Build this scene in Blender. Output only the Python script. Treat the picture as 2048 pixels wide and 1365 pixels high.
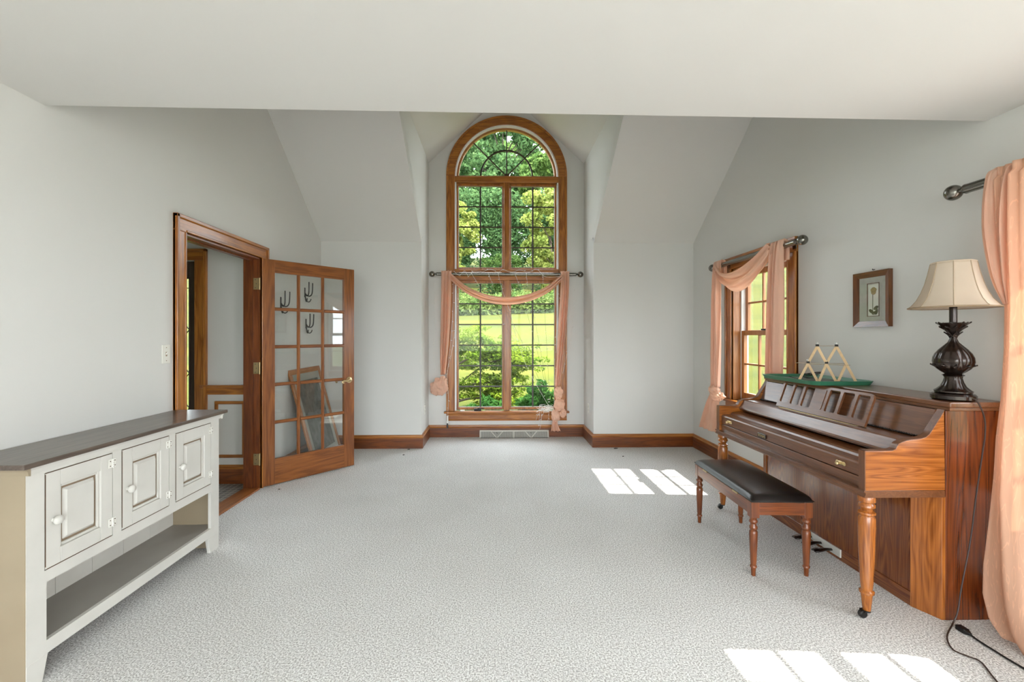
import bpy, bmesh, math, random
import numpy as np
from mathutils import Vector, Matrix, noise as mnoise
PI = math.pi
random.seed(7)
for o in list(bpy.data.objects): bpy.data.objects.remove(o)
SC = bpy.context.scene
COL = SC.collection

# ------------------------------------------------------------------ camera, sky, sun, exposure
cam_d = bpy.data.cameras.new('camera'); cam = bpy.data.objects.new('camera', cam_d); COL.objects.link(cam)
cam.location = (0, 0, 1.34); cam.rotation_euler = (PI/2, 0, math.radians(-1.3))
cam_d.sensor_width = 36; cam_d.lens = 910/2048*36
cam_d.shift_x = (1024-1008.65)/2048; cam_d.shift_y = -(682.5-673)/2048
cam_d.clip_start = 0.05; cam_d.clip_end = 500
SC.camera = cam
W = bpy.data.worlds.new('sky'); SC.world = W; W.use_nodes = True
bg = W.node_tree.nodes['Background']; bg.inputs[0].default_value = (0.86, 0.93, 1.0, 1); bg.inputs[1].default_value = 5.6
sun_d = bpy.data.lights.new('sun', 'SUN'); sun = bpy.data.objects.new('sun', sun_d); COL.objects.link(sun)
sun_d.energy = 11; sun_d.angle = math.radians(0.6); sun_d.color = (1.0, 0.95, 0.86)
sun.location = (20, 0, 25)
sun.rotation_euler = Vector((-1, 0.065, -1.234)).to_track_quat('-Z', 'Y').to_euler()
def fill_light(name, loc, rot, sx, sy, power, col=(0.97, 0.985, 1.0)):  # area lamp added as fill to brighten the room
    d = bpy.data.lights.new(name, 'AREA'); d.shape = 'RECTANGLE'; d.size = sx; d.size_y = sy; d.energy = power; d.color = col
    o = bpy.data.objects.new(name, d); COL.objects.link(o); o.location = loc; o.rotation_euler = rot; return o
fill_light('rear_fill', (0.18, -3.05, 1.2), (PI/2, 0, 0), 4.0, 2.2, 32)  # added fill lamp just inside the made-up rear doors
fill_light('side_fill', (2.40, -0.70, 1.36), (PI/2, 0, PI/2), 0.85, 1.3, 30)  # added fill lamp at the made-up window behind the camera
fill_light('side_fill', (2.40, 1.46, 1.36), (PI/2, 0, PI/2), 0.74, 1.3, 5)  # added fill lamp standing in for daylight at the curtained window
SC.view_settings.view_transform = 'Standard'; SC.view_settings.look = 'None'
SC.view_settings.exposure = 0.86; SC.view_settings.gamma = 1.0; SC.view_settings.use_curve_mapping = False

# ------------------------------------------------------------------ helpers
def lin(c): return c/12.92 if c <= 0.04045 else ((c+0.055)/1.055)**2.4
def rgb(r, g, b): return (lin(r/255), lin(g/255), lin(b/255), 1)

def tag(o, label=None, cat=None, group=None, kind=None):
    if label: o['label'] = label
    if cat: o['category'] = cat
    if group: o['group'] = group
    if kind: o['kind'] = kind
    return o
ORG = {}
def thing(name, label, cat, loc=(0, 0, 0), rot=(0, 0, 0), group=None, kind=None, local=False):
    o = bpy.data.objects.new(name, None); COL.objects.link(o)
    o.empty_display_size = 0.05; o.location = loc; o.rotation_euler = rot
    ORG[o.name] = Vector((0, 0, 0)) if local else Vector(loc)
    return tag(o, label, cat, group, kind)
def org(o): return ORG.get(o.name, Vector((0, 0, 0))) if o else Vector((0, 0, 0))

class MB:
    def __init__(s): s.v = []; s.f = []
    def add(s, v, f):
        n = len(s.v); s.v += [tuple(p) for p in v]; s.f += [tuple(i+n for i in q) for q in f]; return s
    def box(s, x0, x1, y0, y1, z0, z1):
        v = [(x, y, z) for z in (z0, z1) for y in (y0, y1) for x in (x0, x1)]
        return s.add(v, [(0, 2, 3, 1), (4, 5, 7, 6), (0, 1, 5, 4), (2, 6, 7, 3), (0, 4, 6, 2), (1, 3, 7, 5)])
    def prism(s, pts, fn, ext):
        """closed 2D outline -> fn(u,v) 3D, extruded by vector ext"""
        n = len(pts); a = [Vector(fn(*p)) for p in pts]; e = Vector(ext)
        v = a + [p+e for p in a]
        return s.add(v, [tuple(range(n))[::-1], tuple(range(n, 2*n))] + [(i, (i+1) % n, n+(i+1) % n, n+i) for i in range(n)])
    def lathe(s, prof, c=(0, 0, 0), seg=24, mod=None, axis='z'):
        n = len(prof); v = []
        for i, (r, z) in enumerate(prof):
            for k in range(seg):
                t = 2*PI*k/seg; rr = r*(mod(t, i, r, z) if mod else 1)
                p = (rr*math.cos(t), rr*math.sin(t), z)
                if axis == 'x': p = (p[2], p[0], p[1])
                elif axis == 'y': p = (p[1], p[2], p[0])
                v.append((p[0]+c[0], p[1]+c[1], p[2]+c[2]))
        f = [(i*seg+k, i*seg+(k+1) % seg, (i+1)*seg+(k+1) % seg, (i+1)*seg+k) for i in range(n-1) for k in range(seg)]
        f += [tuple(range(seg))[::-1], tuple((n-1)*seg+k for k in range(seg))]
        return s.add(v, f)
    def tube(s, pts, r, seg=8, closed=False):
        pts = [Vector(p) for p in pts]; n = len(pts); v = []; f = []
        up = Vector((0.13, 0.21, 0.97)); rs = r if isinstance(r, (list, tuple)) else [r]*n
        for i, p in enumerate(pts):
            if closed: t = pts[(i+1) % n]-pts[i-1]
            else: t = pts[min(i+1, n-1)]-pts[max(i-1, 0)]
            if t.length < 1e-9: t = Vector((0, 0, 1))
            t.normalize(); a = up-t*up.dot(t)
            if a.length < 1e-4: a = t.orthogonal()
            a.normalize(); up = a; b = t.cross(a)
            for k in range(seg):
                th = 2*PI*k/seg; v.append(p+(a*math.cos(th)+b*math.sin(th))*rs[i])
        m = n if closed else n-1
        for i in range(m):
            j = (i+1) % n
            f += [(i*seg+k, i*seg+(k+1) % seg, j*seg+(k+1) % seg, j*seg+k) for k in range(seg)]
        if not closed: f += [tuple(range(seg))[::-1], tuple((n-1)*seg+k for k in range(seg))]
        return s.add(v, f)
    def bar(s, a, b, w, h, up=(0, 0, 1)):
        """rectangular bar from a to b; w across, h along up"""
        a = Vector(a); b = Vector(b); t = (b-a).normalized(); u = Vector(up); u = (u-t*u.dot(t)).normalized(); c = t.cross(u)
        v = [p+c*sx*w/2+u*sz*h/2 for p in (a, b) for sx, sz in ((-1, -1), (1, -1), (1, 1), (-1, 1))]
        return s.add(v, [(3, 2, 1, 0), (4, 5, 6, 7), (0, 1, 5, 4), (1, 2, 6, 5), (2, 3, 7, 6), (3, 0, 4, 7)])
    def grid(s, fn, nu, nv):
        v = [fn(i/nu, j/nv) for i in range(nu+1) for j in range(nv+1)]
        f = [(i*(nv+1)+j, (i+1)*(nv+1)+j, (i+1)*(nv+1)+j+1, i*(nv+1)+j+1) for i in range(nu) for j in range(nv)]
        return s.add(v, f)
    def ball(s, c, r, seg=16, rings=10, sc=(1, 1, 1), fn=None):
        v = []; 
        for i in range(rings+1):
            ph = PI*i/rings
            for k in range(seg):
                th = 2*PI*k/seg; d = Vector((math.sin(ph)*math.cos(th), math.sin(ph)*math.sin(th), math.cos(ph)))
                m = fn(d) if fn else 1
                v.append((c[0]+d.x*r*sc[0]*m, c[1]+d.y*r*sc[1]*m, c[2]+d.z*r*sc[2]*m))
        return s.add(v, [(i*seg+k, (i+1)*seg+k, (i+1)*seg+(k+1) % seg, i*seg+(k+1) % seg) for i in range(rings) for k in range(seg)])
    def build(s, name, mat, parent=None, smooth=False, bevel=0, solid=0, sub=0, angle=35):
        o0 = org(parent)
        me = bpy.data.meshes.new(name); me.from_pydata([(p[0]-o0.x, p[1]-o0.y, p[2]-o0.z) for p in s.v], [], s.f)
        me.validate(); 
        bm = bmesh.new(); bm.from_mesh(me); bmesh.ops.recalc_face_normals(bm, faces=bm.faces); bm.to_mesh(me); bm.free()
        if mat: me.materials.append(mat)
        if smooth:
            me.polygons.foreach_set('use_smooth', [True]*len(me.polygons)); me.set_sharp_from_angle(angle=math.radians(angle))
        ob = bpy.data.objects.new(name, me); COL.objects.link(ob)
        if parent: ob.parent = parent; ORG[ob.name] = o0
        if bevel:
            b = ob.modifiers.new('bevel', 'BEVEL'); b.width = bevel; b.segments = 2; b.limit_method = 'ANGLE'; b.harden_normals = False
        if solid:
            m = ob.modifiers.new('thickness', 'SOLIDIFY'); m.thickness = solid; m.offset = 0
        if sub:
            m = ob.modifiers.new('smooth', 'SUBSURF'); m.levels = sub; m.render_levels = sub
        return ob

def slab(name, poly, fn, ext, mat, holes=(), parent=None):
    bm = bmesh.new(); edges = []
    for loop in [poly]+list(holes):
        vs = [bm.verts.new(fn(*p)) for p in loop]
        edges += [bm.edges.new((vs[i], vs[(i+1) % len(vs)])) for i in range(len(vs))]
    r = bmesh.ops.triangle_fill(bm, use_beauty=True, use_dissolve=False, edges=edges)
    ex = bmesh.ops.extrude_face_region(bm, geom=bm.faces[:])
    bmesh.ops.translate(bm, vec=Vector(ext), verts=[g for g in ex['geom'] if isinstance(g, bmesh.types.BMVert)])
    bmesh.ops.recalc_face_normals(bm, faces=bm.faces)
    o0 = org(parent)
    for v in bm.verts: v.co -= o0
    me = bpy.data.meshes.new(name); bm.to_mesh(me); bm.free(); me.materials.append(mat)
    o = bpy.data.objects.new(name, me); COL.objects.link(o)
    if parent: o.parent = parent; ORG[o.name] = o0
    return o
def copy_tree(o, parent=None):
    c = o.copy(); COL.objects.link(c); c.parent = parent
    for ch in o.children: copy_tree(ch, c)
    return c
def lerp(a, b, t): return a+(b-a)*t
def cat_rom(P, t):
    """P list of tuples, t in [0,1]"""
    n = len(P)-1; x = min(max(t, 0), 1)*n; i = min(int(x), n-1); u = x-i
    p0, p1, p2, p3 = P[max(i-1, 0)], P[i], P[i+1], P[min(i+2, n)]
    return tuple(0.5*((2*b)+(-a+c)*u+(2*a-5*b+4*c-d)*u*u+(-a+3*b-3*c+d)*u**3) for a, b, c, d in zip(p0, p1, p2, p3))
def spline(P, n): return [cat_rom(P, i/n) for i in range(n+1)]

# ------------------------------------------------------------------ materials
def newmat(name):
    m = bpy.data.materials.new(name); m.use_nodes = True
    nt = m.node_tree; return m, nt, nt.nodes, nt.links, nt.nodes['Principled BSDF']
def plain(name, col, rough=0.5, metal=0.0, spec=0.5, var=0.0, vscale=8, bump=0.0, bscale=60, coat=0):
    m, nt, N, L, P = newmat(name)
    P.inputs['Base Color'].default_value = col; P.inputs['Roughness'].default_value = rough
    P.inputs['Metallic'].default_value = metal; P.inputs['Specular IOR Level'].default_value = spec
    if coat: P.inputs['Coat Weight'].default_value = coat; P.inputs['Coat Roughness'].default_value = 0.12
    tc = N.new('ShaderNodeTexCoord')
    if var:
        n = N.new('ShaderNodeTexNoise'); n.inputs['Scale'].default_value = vscale; n.inputs['Detail'].default_value = 4
        L.new(tc.outputs['Object'], n.inputs['Vector'])
        r = N.new('ShaderNodeValToRGB'); r.color_ramp.elements[0].position = 0.3; r.color_ramp.elements[1].position = 0.7
        r.color_ramp.elements[0].color = tuple(c*(1-var) for c in col[:3])+(1,); r.color_ramp.elements[1].color = tuple(min(1, c*(1+var)) for c in col[:3])+(1,)
        L.new(n.outputs['Fac'], r.inputs['Fac']); L.new(r.outputs['Color'], P.inputs['Base Color'])
    if bump:
        n = N.new('ShaderNodeTexNoise'); n.inputs['Scale'].default_value = bscale; n.inputs['Detail'].default_value = 3
        L.new(tc.outputs['Object'], n.inputs['Vector']); b = N.new('ShaderNodeBump'); b.inputs['Strength'].default_value = bump; b.inputs['Distance'].default_value = 0.004
        L.new(n.outputs['Fac'], b.inputs['Height']); L.new(b.outputs['Normal'], P.inputs['Normal'])
    return m
def wood(name, dark, light, axis, rough=0.35, coat=0.25, scale=1.0, contrast=1.0, fine=0.5, rings=5.0, det=5):
    m, nt, N, L, P = newmat(name)
    tc = N.new('ShaderNodeTexCoord'); mp = N.new('ShaderNodeMapping')
    ac, al = 9*scale, 0.7*scale
    mp.inputs['Scale'].default_value = tuple(al if a == axis else ac for a in 'xyz')
    L.new(tc.outputs['Object'], mp.inputs['Vector'])
    n1 = N.new('ShaderNodeTexNoise'); n1.inputs['Scale'].default_value = 1.6; n1.inputs['Detail'].default_value = det; n1.inputs['Distortion'].default_value = 0.7
    L.new(mp.outputs['Vector'], n1.inputs['Vector'])
    wv = N.new('ShaderNodeMath'); wv.operation = 'MULTIPLY'; wv.inputs[1].default_value = rings; L.new(n1.outputs['Fac'], wv.inputs[0])
    fr = N.new('ShaderNodeMath'); fr.operation = 'PINGPONG'; fr.inputs[1].default_value = 0.5; L.new(wv.outputs[0], fr.inputs[0])
    mp2 = N.new('ShaderNodeMapping'); mp2.inputs['Scale'].default_value = tuple((3*scale if a == axis else 110*scale) for a in 'xyz'); L.new(tc.outputs['Object'], mp2.inputs['Vector'])
    n2 = N.new('ShaderNodeTexNoise'); n2.inputs['Scale'].default_value = 1.5; n2.inputs['Detail'].default_value = 4; L.new(mp2.outputs['Vector'], n2.inputs['Vector'])
    mx = N.new('ShaderNodeMix'); mx.data_type = 'FLOAT'; mx.inputs[0].default_value = fine; L.new(fr.outputs[0], mx.inputs[2]); L.new(n2.outputs['Fac'], mx.inputs[3])
    r = N.new('ShaderNodeValToRGB'); r.color_ramp.elements[0].position = 0.5-0.28/contrast; r.color_ramp.elements[1].position = 0.5+0.22/contrast
    r.color_ramp.elements[0].color = dark; r.color_ramp.elements[1].color = light
    L.new(mx.outputs[0], r.inputs['Fac']); L.new(r.outputs['Color'], P.inputs['Base Color'])
    P.inputs['Roughness'].default_value = rough; P.inputs['Coat Weight'].default_value = coat; P.inputs['Coat Roughness'].default_value = 0.15
    b = N.new('ShaderNodeBump'); b.inputs['Strength'].default_value = 0.12; b.inputs['Distance'].default_value = 0.002
    L.new(n2.outputs['Fac'], b.inputs['Height']); L.new(b.outputs['Normal'], P.inputs['Normal'])
    return m
def wood3(name, dark, light, **k): return {a: wood(name+'_'+a, dark, light, a, **k) for a in 'xyz'}
def glassmat(name, tint=(1, 1, 1, 1), refl=1.0):
    m, nt, N, L, P = newmat(name); N.remove(P)
    tr = N.new('ShaderNodeBsdfTransparent'); tr.inputs[0].default_value = tint
    gl = N.new('ShaderNodeBsdfGlossy'); gl.inputs['Roughness'].default_value = 0.02
    fr = N.new('ShaderNodeFresnel'); fr.inputs['IOR'].default_value = 1.45
    mu = N.new('ShaderNodeMath'); mu.operation = 'MULTIPLY'; mu.inputs[1].default_value = refl; L.new(fr.outputs[0], mu.inputs[0])
    mx = N.new('ShaderNodeMixShader'); L.new(mu.outputs[0], mx.inputs[0]); L.new(tr.outputs[0], mx.inputs[1]); L.new(gl.outputs[0], mx.inputs[2])
    L.new(mx.outputs[0], N['Material Output'].inputs['Surface']); return m
def cloth(name, col, trans=0.4, sheer=0.0, moire=False):
    m, nt, N, L, P = newmat(name); N.remove(P)
    di = N.new('ShaderNodeBsdfDiffuse'); tl = N.new('ShaderNodeBsdfTranslucent'); mx = N.new('ShaderNodeMixShader'); mx.inputs[0].default_value = trans
    tc = N.new('ShaderNodeTexCoord'); n = N.new('ShaderNodeTexNoise'); n.inputs['Scale'].default_value = 5; n.inputs['Detail'].default_value = 3
    if moire:
        mp = N.new('ShaderNodeMapping'); mp.inputs['Scale'].default_value = (2, 9, 1.1); L.new(tc.outputs['Object'], mp.inputs['Vector'])
        n.inputs['Scale'].default_value = 2.5; n.inputs['Distortion'].default_value = 0.4; L.new(mp.outputs[0], n.inputs['Vector'])
        mu = N.new('ShaderNodeMath'); mu.operation = 'MULTIPLY'; mu.inputs[1].default_value = 9; L.new(n.outputs['Fac'], mu.inputs[0])
        fr = N.new('ShaderNodeMath'); fr.operation = 'PINGPONG'; fr.inputs[1].default_value = 0.5; L.new(mu.outputs[0], fr.inputs[0]); src = fr.outputs[0]; p0, p1 = 0.0, 0.1
    else:
        L.new(tc.outputs['Object'], n.inputs['Vector']); src = n.outputs['Fac']; p0, p1 = 0.3, 0.7
    r = N.new('ShaderNodeValToRGB'); r.color_ramp.elements[0].position = p0; r.color_ramp.elements[1].position = p1
    k = 1.18 if moire else 0.94
    r.color_ramp.elements[0].color = tuple(min(1, c*k) for c in col[:3])+(1,); r.color_ramp.elements[1].color = col
    L.new(src, r.inputs['Fac']); L.new(r.outputs[0], di.inputs[0]); L.new(r.outputs[0], tl.inputs[0])
    L.new(di.outputs[0], mx.inputs[1]); L.new(tl.outputs[0], mx.inputs[2]); out = mx
    if sheer:
        tr = N.new('ShaderNodeBsdfTransparent'); m2 = N.new('ShaderNodeMixShader'); m2.inputs[0].default_value = sheer
        L.new(mx.outputs[0], m2.inputs[1]); L.new(tr.outputs[0], m2.inputs[2]); out = m2
    L.new(out.outputs[0], N['Material Output'].inputs['Surface']); return m
def leafmat(name, c1, c2, trans=0.35):
    m, nt, N, L, P = newmat(name); N.remove(P)
    di = N.new('ShaderNodeBsdfDiffuse'); tl = N.new('ShaderNodeBsdfTranslucent'); mx = N.new('ShaderNodeMixShader'); mx.inputs[0].default_value = trans
    tc = N.new('ShaderNodeTexCoord'); n = N.new('ShaderNodeTexNoise'); n.inputs['Scale'].default_value = 1.3; n.inputs['Detail'].default_value = 6; n.inputs['Roughness'].default_value = 0.8
    L.new(tc.outputs['Object'], n.inputs['Vector'])
    r = N.new('ShaderNodeValToRGB'); r.color_ramp.elements[0].position = 0.35; r.color_ramp.elements[1].position = 0.65
    r.color_ramp.elements[0].color = c1; r.color_ramp.elements[1].color = c2
    L.new(n.outputs['Fac'], r.inputs['Fac']); L.new(r.outputs[0], di.inputs[0]); L.new(r.outputs[0], tl.inputs[0])
    L.new(di.outputs[0], mx.inputs[1]); L.new(tl.outputs[0], mx.inputs[2]); L.new(mx.outputs[0], N['Material Output'].inputs['Surface']); return m

M = {}
M['wall'] = plain('wall_paint', rgb(216, 215, 211), 0.75, spec=0.3, bump=0.05, bscale=140)
M['ceil'] = plain('ceiling_paint', rgb(217, 215, 211), 0.85, spec=0.2)
def carpet():
    m, nt, N, L, P = newmat('carpet'); P.inputs['Roughness'].default_value = 0.95; P.inputs['Specular IOR Level'].default_value = 0.1
    tc = N.new('ShaderNodeTexCoord')
    def nz(s, d, rg=0.5):
        n = N.new('ShaderNodeTexNoise'); n.inputs['Scale'].default_value = s; n.inputs['Detail'].default_value = d; n.inputs['Roughness'].default_value = rg; L.new(tc.outputs['Object'], n.inputs['Vector']); return n
    a = nz(140, 3, 0.65); b = nz(2.2, 4); c = nz(0.9, 2)
    r = N.new('ShaderNodeValToRGB'); r.color_ramp.elements[0].position = 0.38; r.color_ramp.elements[1].position = 0.6
    r.color_ramp.elements[0].color = rgb(172, 169, 165); r.color_ramp.elements[1].color = rgb(255, 254, 252)
    L.new(a.outputs['Fac'], r.inputs['Fac'])
    r2 = N.new('ShaderNodeValToRGB'); r2.color_ramp.elements[0].position = 0.3; r2.color_ramp.elements[1].position = 0.7
    r2.color_ramp.elements[0].color = (0.93, 0.925, 0.92, 1); r2.color_ramp.elements[1].color = (1, 1, 1, 1); L.new(b.outputs['Fac'], r2.inputs['Fac'])
    mx = N.new('ShaderNodeMix'); mx.data_type = 'RGBA'; mx.blend_type = 'MULTIPLY'; mx.inputs[0].default_value = 1
    L.new(r.outputs[0], mx.inputs[6]); L.new(r2.outputs[0], mx.inputs[7]); L.new(mx.outputs[2], P.inputs['Base Color'])
    bp = N.new('ShaderNodeBump'); bp.inputs['Strength'].default_value = 0.8; bp.inputs['Distance'].default_value = 0.008
    L.new(a.outputs['Fac'], bp.inputs['Height']); L.new(bp.outputs['Normal'], P.inputs['Normal']); return m
M['carpet'] = carpet()
TRIM = wood3('oak_trim', rgb(132, 73, 20), rgb(206, 134, 54), rough=0.35, coat=0.3)
BASE = wood3('baseboard_wood', rgb(90, 42, 11), rgb(148, 78, 24), rough=0.35, coat=0.3)
DOORW = wood3('door_oak', rgb(108, 56, 19), rgb(166, 102, 45), rough=0.35, coat=0.3)
JAMB = wood3('jamb_wood', rgb(88, 40, 14), rgb(142, 76, 30), rough=0.4, coat=0.2)
SASH = wood3('sash_wood', rgb(150, 92, 44), rgb(196, 138, 82), rough=0.4, coat=0.2)
WALN = wood3('piano_walnut', rgb(86, 48, 25), rgb(132, 84, 49), rough=0.3, coat=0.4, scale=1.6, contrast=0.7)
OAK = wood3('piano_oak', rgb(124, 64, 18), rgb(194, 118, 48), rough=0.25, coat=0.5, scale=0.9, rings=13, det=1.5, fine=0.55)
PFR = wood3('piano_front_oak', rgb(94, 42, 14), rgb(160, 92, 42), rough=0.25, coat=0.5, scale=0.9, rings=15, det=1.5, fine=0.5)
PSIDE = wood3('piano_side_oak', rgb(74, 30, 9), rgb(138, 66, 22), rough=0.25, coat=0.6, scale=0.7, rings=13, det=1.5, fine=0.5)
BENCH = wood3('bench_wood', rgb(94, 44, 17), rgb(146, 78, 33), rough=0.3, coat=0.4, scale=1.3)
TOPW = wood3('sideboard_top', rgb(72, 60, 52), rgb(112, 97, 86), rough=0.32, coat=0.25)
M['glass'] = glassmat('window_glass', (0.97, 0.98, 0.97, 1), 0.25)
M['picglass'] = glassmat('picture_glass', (0.97, 0.98, 0.97, 1), 0.05)
M['doorglass'] = glassmat('door_glass', (0.97, 0.98, 0.97, 1), 1.6)
M['muntin'] = plain('muntin_bronze', rgb(62, 54, 50), 0.45)
M['spacer'] = plain('sash_spacer', rgb(150, 146, 138), 0.5)
M['steel'] = plain('brushed_nickel', rgb(128, 126, 120), 0.22, 1.0)
M['brass'] = plain('brass', rgb(226, 204, 158), 0.28, 1.0)
M['hinge'] = plain('hinge_brass', rgb(176, 154, 112), 0.4, 0.8)
M['scarf'] = cloth('peach_scarf', rgb(254, 222, 200), 0.5)
M['sheer'] = cloth('peach_moire', rgb(238, 198, 170), 0.4, 0.05, True)
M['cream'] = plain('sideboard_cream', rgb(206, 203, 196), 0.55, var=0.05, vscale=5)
M['grooveglaze'] = plain('groove_glaze', rgb(128, 110, 90), 0.7)
M['glaze'] = plain('brown_glaze', rgb(92, 72, 54), 0.7)
M['shelfgrey'] = plain('sideboard_shelf', rgb(150, 145, 138), 0.5, var=0.08, vscale=4)
M['sidetan_shaded'] = plain('sideboard_side', rgb(152, 137, 114), 0.55, var=0.05, vscale=5)  # tan, darkened to paint in the shade on the camera-facing side
M['leather'] = plain('black_vinyl', rgb(26, 22, 21), 0.3, bump=0.15, bscale=90)
M['black'] = plain('black_plastic', rgb(18, 17, 17), 0.4)
M['iron'] = plain('black_iron', rgb(20, 20, 20), 0.5, 0.3)
M['bronze'] = plain('dark_bronze', rgb(40, 29, 24), 0.22, 0.6, var=0.4, vscale=9, coat=0.4)
M['shade'] = cloth('lamp_shade_silk', rgb(226, 210, 190), 0.25)
M['shadetrim'] = plain('lamp_shade_trim', rgb(150, 128, 102), 0.7)
M['white'] = plain('white_plastic', rgb(228, 226, 218), 0.4)
M['vent'] = plain('vent_enamel', rgb(205, 202, 192), 0.45)
M['ventdark'] = plain('vent_dark', rgb(88, 86, 80), 0.7)
M['green'] = plain('green_tray', rgb(58, 120, 92), 0.4)
M['traybed'] = plain('tray_bed', rgb(118, 128, 118), 0.7)
M['stick'] = plain('craft_stick', rgb(214, 182, 138), 0.6, var=0.08, vscale=30)
M['skewer'] = plain('skewer', rgb(170, 150, 120), 0.6)
M['threshold'] = wood('threshold_wood', rgb(120, 66, 26), rgb(176, 110, 54), 'y')
M['darkdoor'] = plain('dark_door', rgb(64, 50, 40), 0.45)
M['came'] = plain('lead_came', rgb(40, 42, 44), 0.5, 0.5)
M['vinylwhite'] = plain('white_vinyl', rgb(236, 238, 238), 0.4)

def tilemat():
    m, nt, N, L, P = newmat('slate_tile'); P.inputs['Roughness'].default_value = 0.35
    tc = N.new('ShaderNodeTexCoord'); b = N.new('ShaderNodeTexBrick'); b.offset = 0.0; b.squash = 1
    mp = N.new('ShaderNodeMapping'); mp.inputs['Scale'].default_value = (1, 1, 1); L.new(tc.outputs['Object'], mp.inputs['Vector']); L.new(mp.outputs[0], b.inputs['Vector'])
    b.inputs['Scale'].default_value = 1; b.inputs['Brick Width'].default_value = 0.05; b.inputs['Row Height'].default_value = 0.05; b.inputs['Mortar Size'].default_value = 0.003
    b.inputs['Color1'].default_value = rgb(92, 92, 90); b.inputs['Color2'].default_value = rgb(128, 126, 122); b.inputs['Mortar'].default_value = rgb(190, 186, 176)
    L.new(b.outputs['Color'], P.inputs['Base Color']); return m
M['tile'] = tilemat()
def lawnmat():
    m, nt, N, L, P = newmat('lawn_grass'); P.inputs['Roughness'].default_value = 0.9; P.inputs['Specular IOR Level'].default_value = 0.1
    tc = N.new('ShaderNodeTexCoord'); mp = N.new('ShaderNodeMapping'); mp.inputs['Scale'].default_value = (0.12, 0.5, 0.1); L.new(tc.outputs['Object'], mp.inputs['Vector'])
    n = N.new('ShaderNodeTexNoise'); n.inputs['Scale'].default_value = 1.2; n.inputs['Detail'].default_value = 6; L.new(mp.outputs[0], n.inputs['Vector'])
    n2 = N.new('ShaderNodeTexNoise'); n2.inputs['Scale'].default_value = 9; n2.inputs['Detail'].default_value = 5; L.new(tc.outputs['Object'], n2.inputs['Vector'])
    mx = N.new('ShaderNodeMix'); mx.data_type = 'FLOAT'; mx.inputs[0].default_value = 0.35; L.new(n.outputs['Fac'], mx.inputs[2]); L.new(n2.outputs['Fac'], mx.inputs[3])
    r = N.new('ShaderNodeValToRGB'); r.color_ramp.elements[0].position = 0.35; r.color_ramp.elements[1].position = 0.65
    r.color_ramp.elements[0].color = rgb(44, 56, 16); r.color_ramp.elements[1].color = rgb(80, 80, 24)
    L.new(mx.outputs[0], r.inputs['Fac']); L.new(r.outputs[0], P.inputs['Base Color']); return m
M['lawn'] = lawnmat()
M['leafA'] = leafmat('leaf_mid', rgb(60, 90, 46), rgb(122, 146, 80))
M['leafB'] = leafmat('leaf_dark', rgb(54, 84, 54), rgb(104, 132, 82))
M['leafC'] = leafmat('leaf_yellow', rgb(100, 120, 52), rgb(160, 164, 92))
M['leafM'] = leafmat('leaf_maple', rgb(50, 82, 22), rgb(124, 142, 44))
M['leafS'] = leafmat('leaf_shrub', rgb(32, 70, 34), rgb(78, 118, 52))
M['weed'] = leafmat('leaf_weed', rgb(62, 92, 48), rgb(126, 138, 80))
M['bark'] = plain('bark', rgb(70, 58, 48), 0.9, var=0.2, vscale=6)
M['brick'] = plain('house_siding', rgb(215, 213, 205), 0.7)

# ------------------------------------------------------------------ room shell
XL, XR, YB, YA, YR = -2.06, 2.42, 5.467, 6.066, -3.2
AL, AR = -0.868, 1.203          # alcove sides
ZK, PIT = 2.47, 0.728           # knee wall height, vault pitch
EAVE, PKX, PKZ = 3.65, 0.168, 4.60
def vz(y): return ZK+PIT*(YB-y)
def vy(z): return YB-(z-ZK)/PIT
def S(o, label, cat='wall'): return tag(o, label, cat, kind='structure')
YH = 2.155                      # edge of the flat ceiling
S(slab('floor', [(XL, YR), (XR, YR), (XR, YB), (AR, YB), (AR, YA), (AL, YA), (AL, YB), (XL, YB)], lambda u, v: (u, v, 0), (0, 0, -0.1), M['carpet']), 'pale grey cut pile carpet covering the whole room floor', 'floor')
S(slab('ceiling', [(XL, YR), (XR, YR), (XR, YH+0.03), (XL, YH-0.02)], lambda u, v: (u, v, 2.40), (0, 0, 0.1), M['ceil']), 'flat white ceiling over the near half of the room', 'ceiling')
S(slab('ceiling_vault', [(XL, 2.0), (XR, 2.0), (XR, YB), (AR, YB), (AR, vy(EAVE)), (PKX, vy(PKZ)), (AL, vy(EAVE)), (AL, YB), (XL, YB)], lambda u, v: (u, v, vz(v)), (0, 0.06, 0.09), M['ceil']), 'sloping vaulted ceiling falling to the far wall', 'ceiling')
for nm, xa, sx, lb in (('ceiling_dormer_left', AL, -1, 'left'), ('ceiling_dormer_right', AR, 1, 'right')):
    S(slab(nm, [(xa, vy(EAVE)-0.0), (PKX, vy(PKZ)), (PKX, 6.2), (xa, 6.2)], lambda u, v, xa=xa: (u, v, EAVE+(PKZ-EAVE)*(u-xa)/(PKX-xa)), (sx*0.06, 0, 0.08), M['ceil']), lb+' slope of the gabled dormer ceiling above the arched window', 'ceiling')
S(slab('wall_header', [(XL, 2.42), (XR, 2.42), (XR, 5.0), (XL, 5.0)], lambda u, v: (u, YH-0.02, v), (0, -0.12, 0), M['wall']), 'upright wall above the edge of the flat ceiling')
top = [(YR, 2.5), (YH-0.1, 2.5), (YH-0.1, 5.02), (2.25, vz(2.25)+0.05), (YB+0.12, vz(YB+0.12)+0.05)]
S(slab('wall_left', [(YR, -0.05), (3.075, -0.05), (3.075, 2.035), (4.05, 2.035), (4.05, -0.05), (YB+0.12, -0.05)]+top[::-1], lambda u, v: (XL, u, v), (-0.13, 0, 0), M['wall']), 'off-white left wall with the doorway and coat hooks')
WIN2 = (3.68, 4.555, 0.70, 2.02); OFF3 = -2.60
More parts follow.
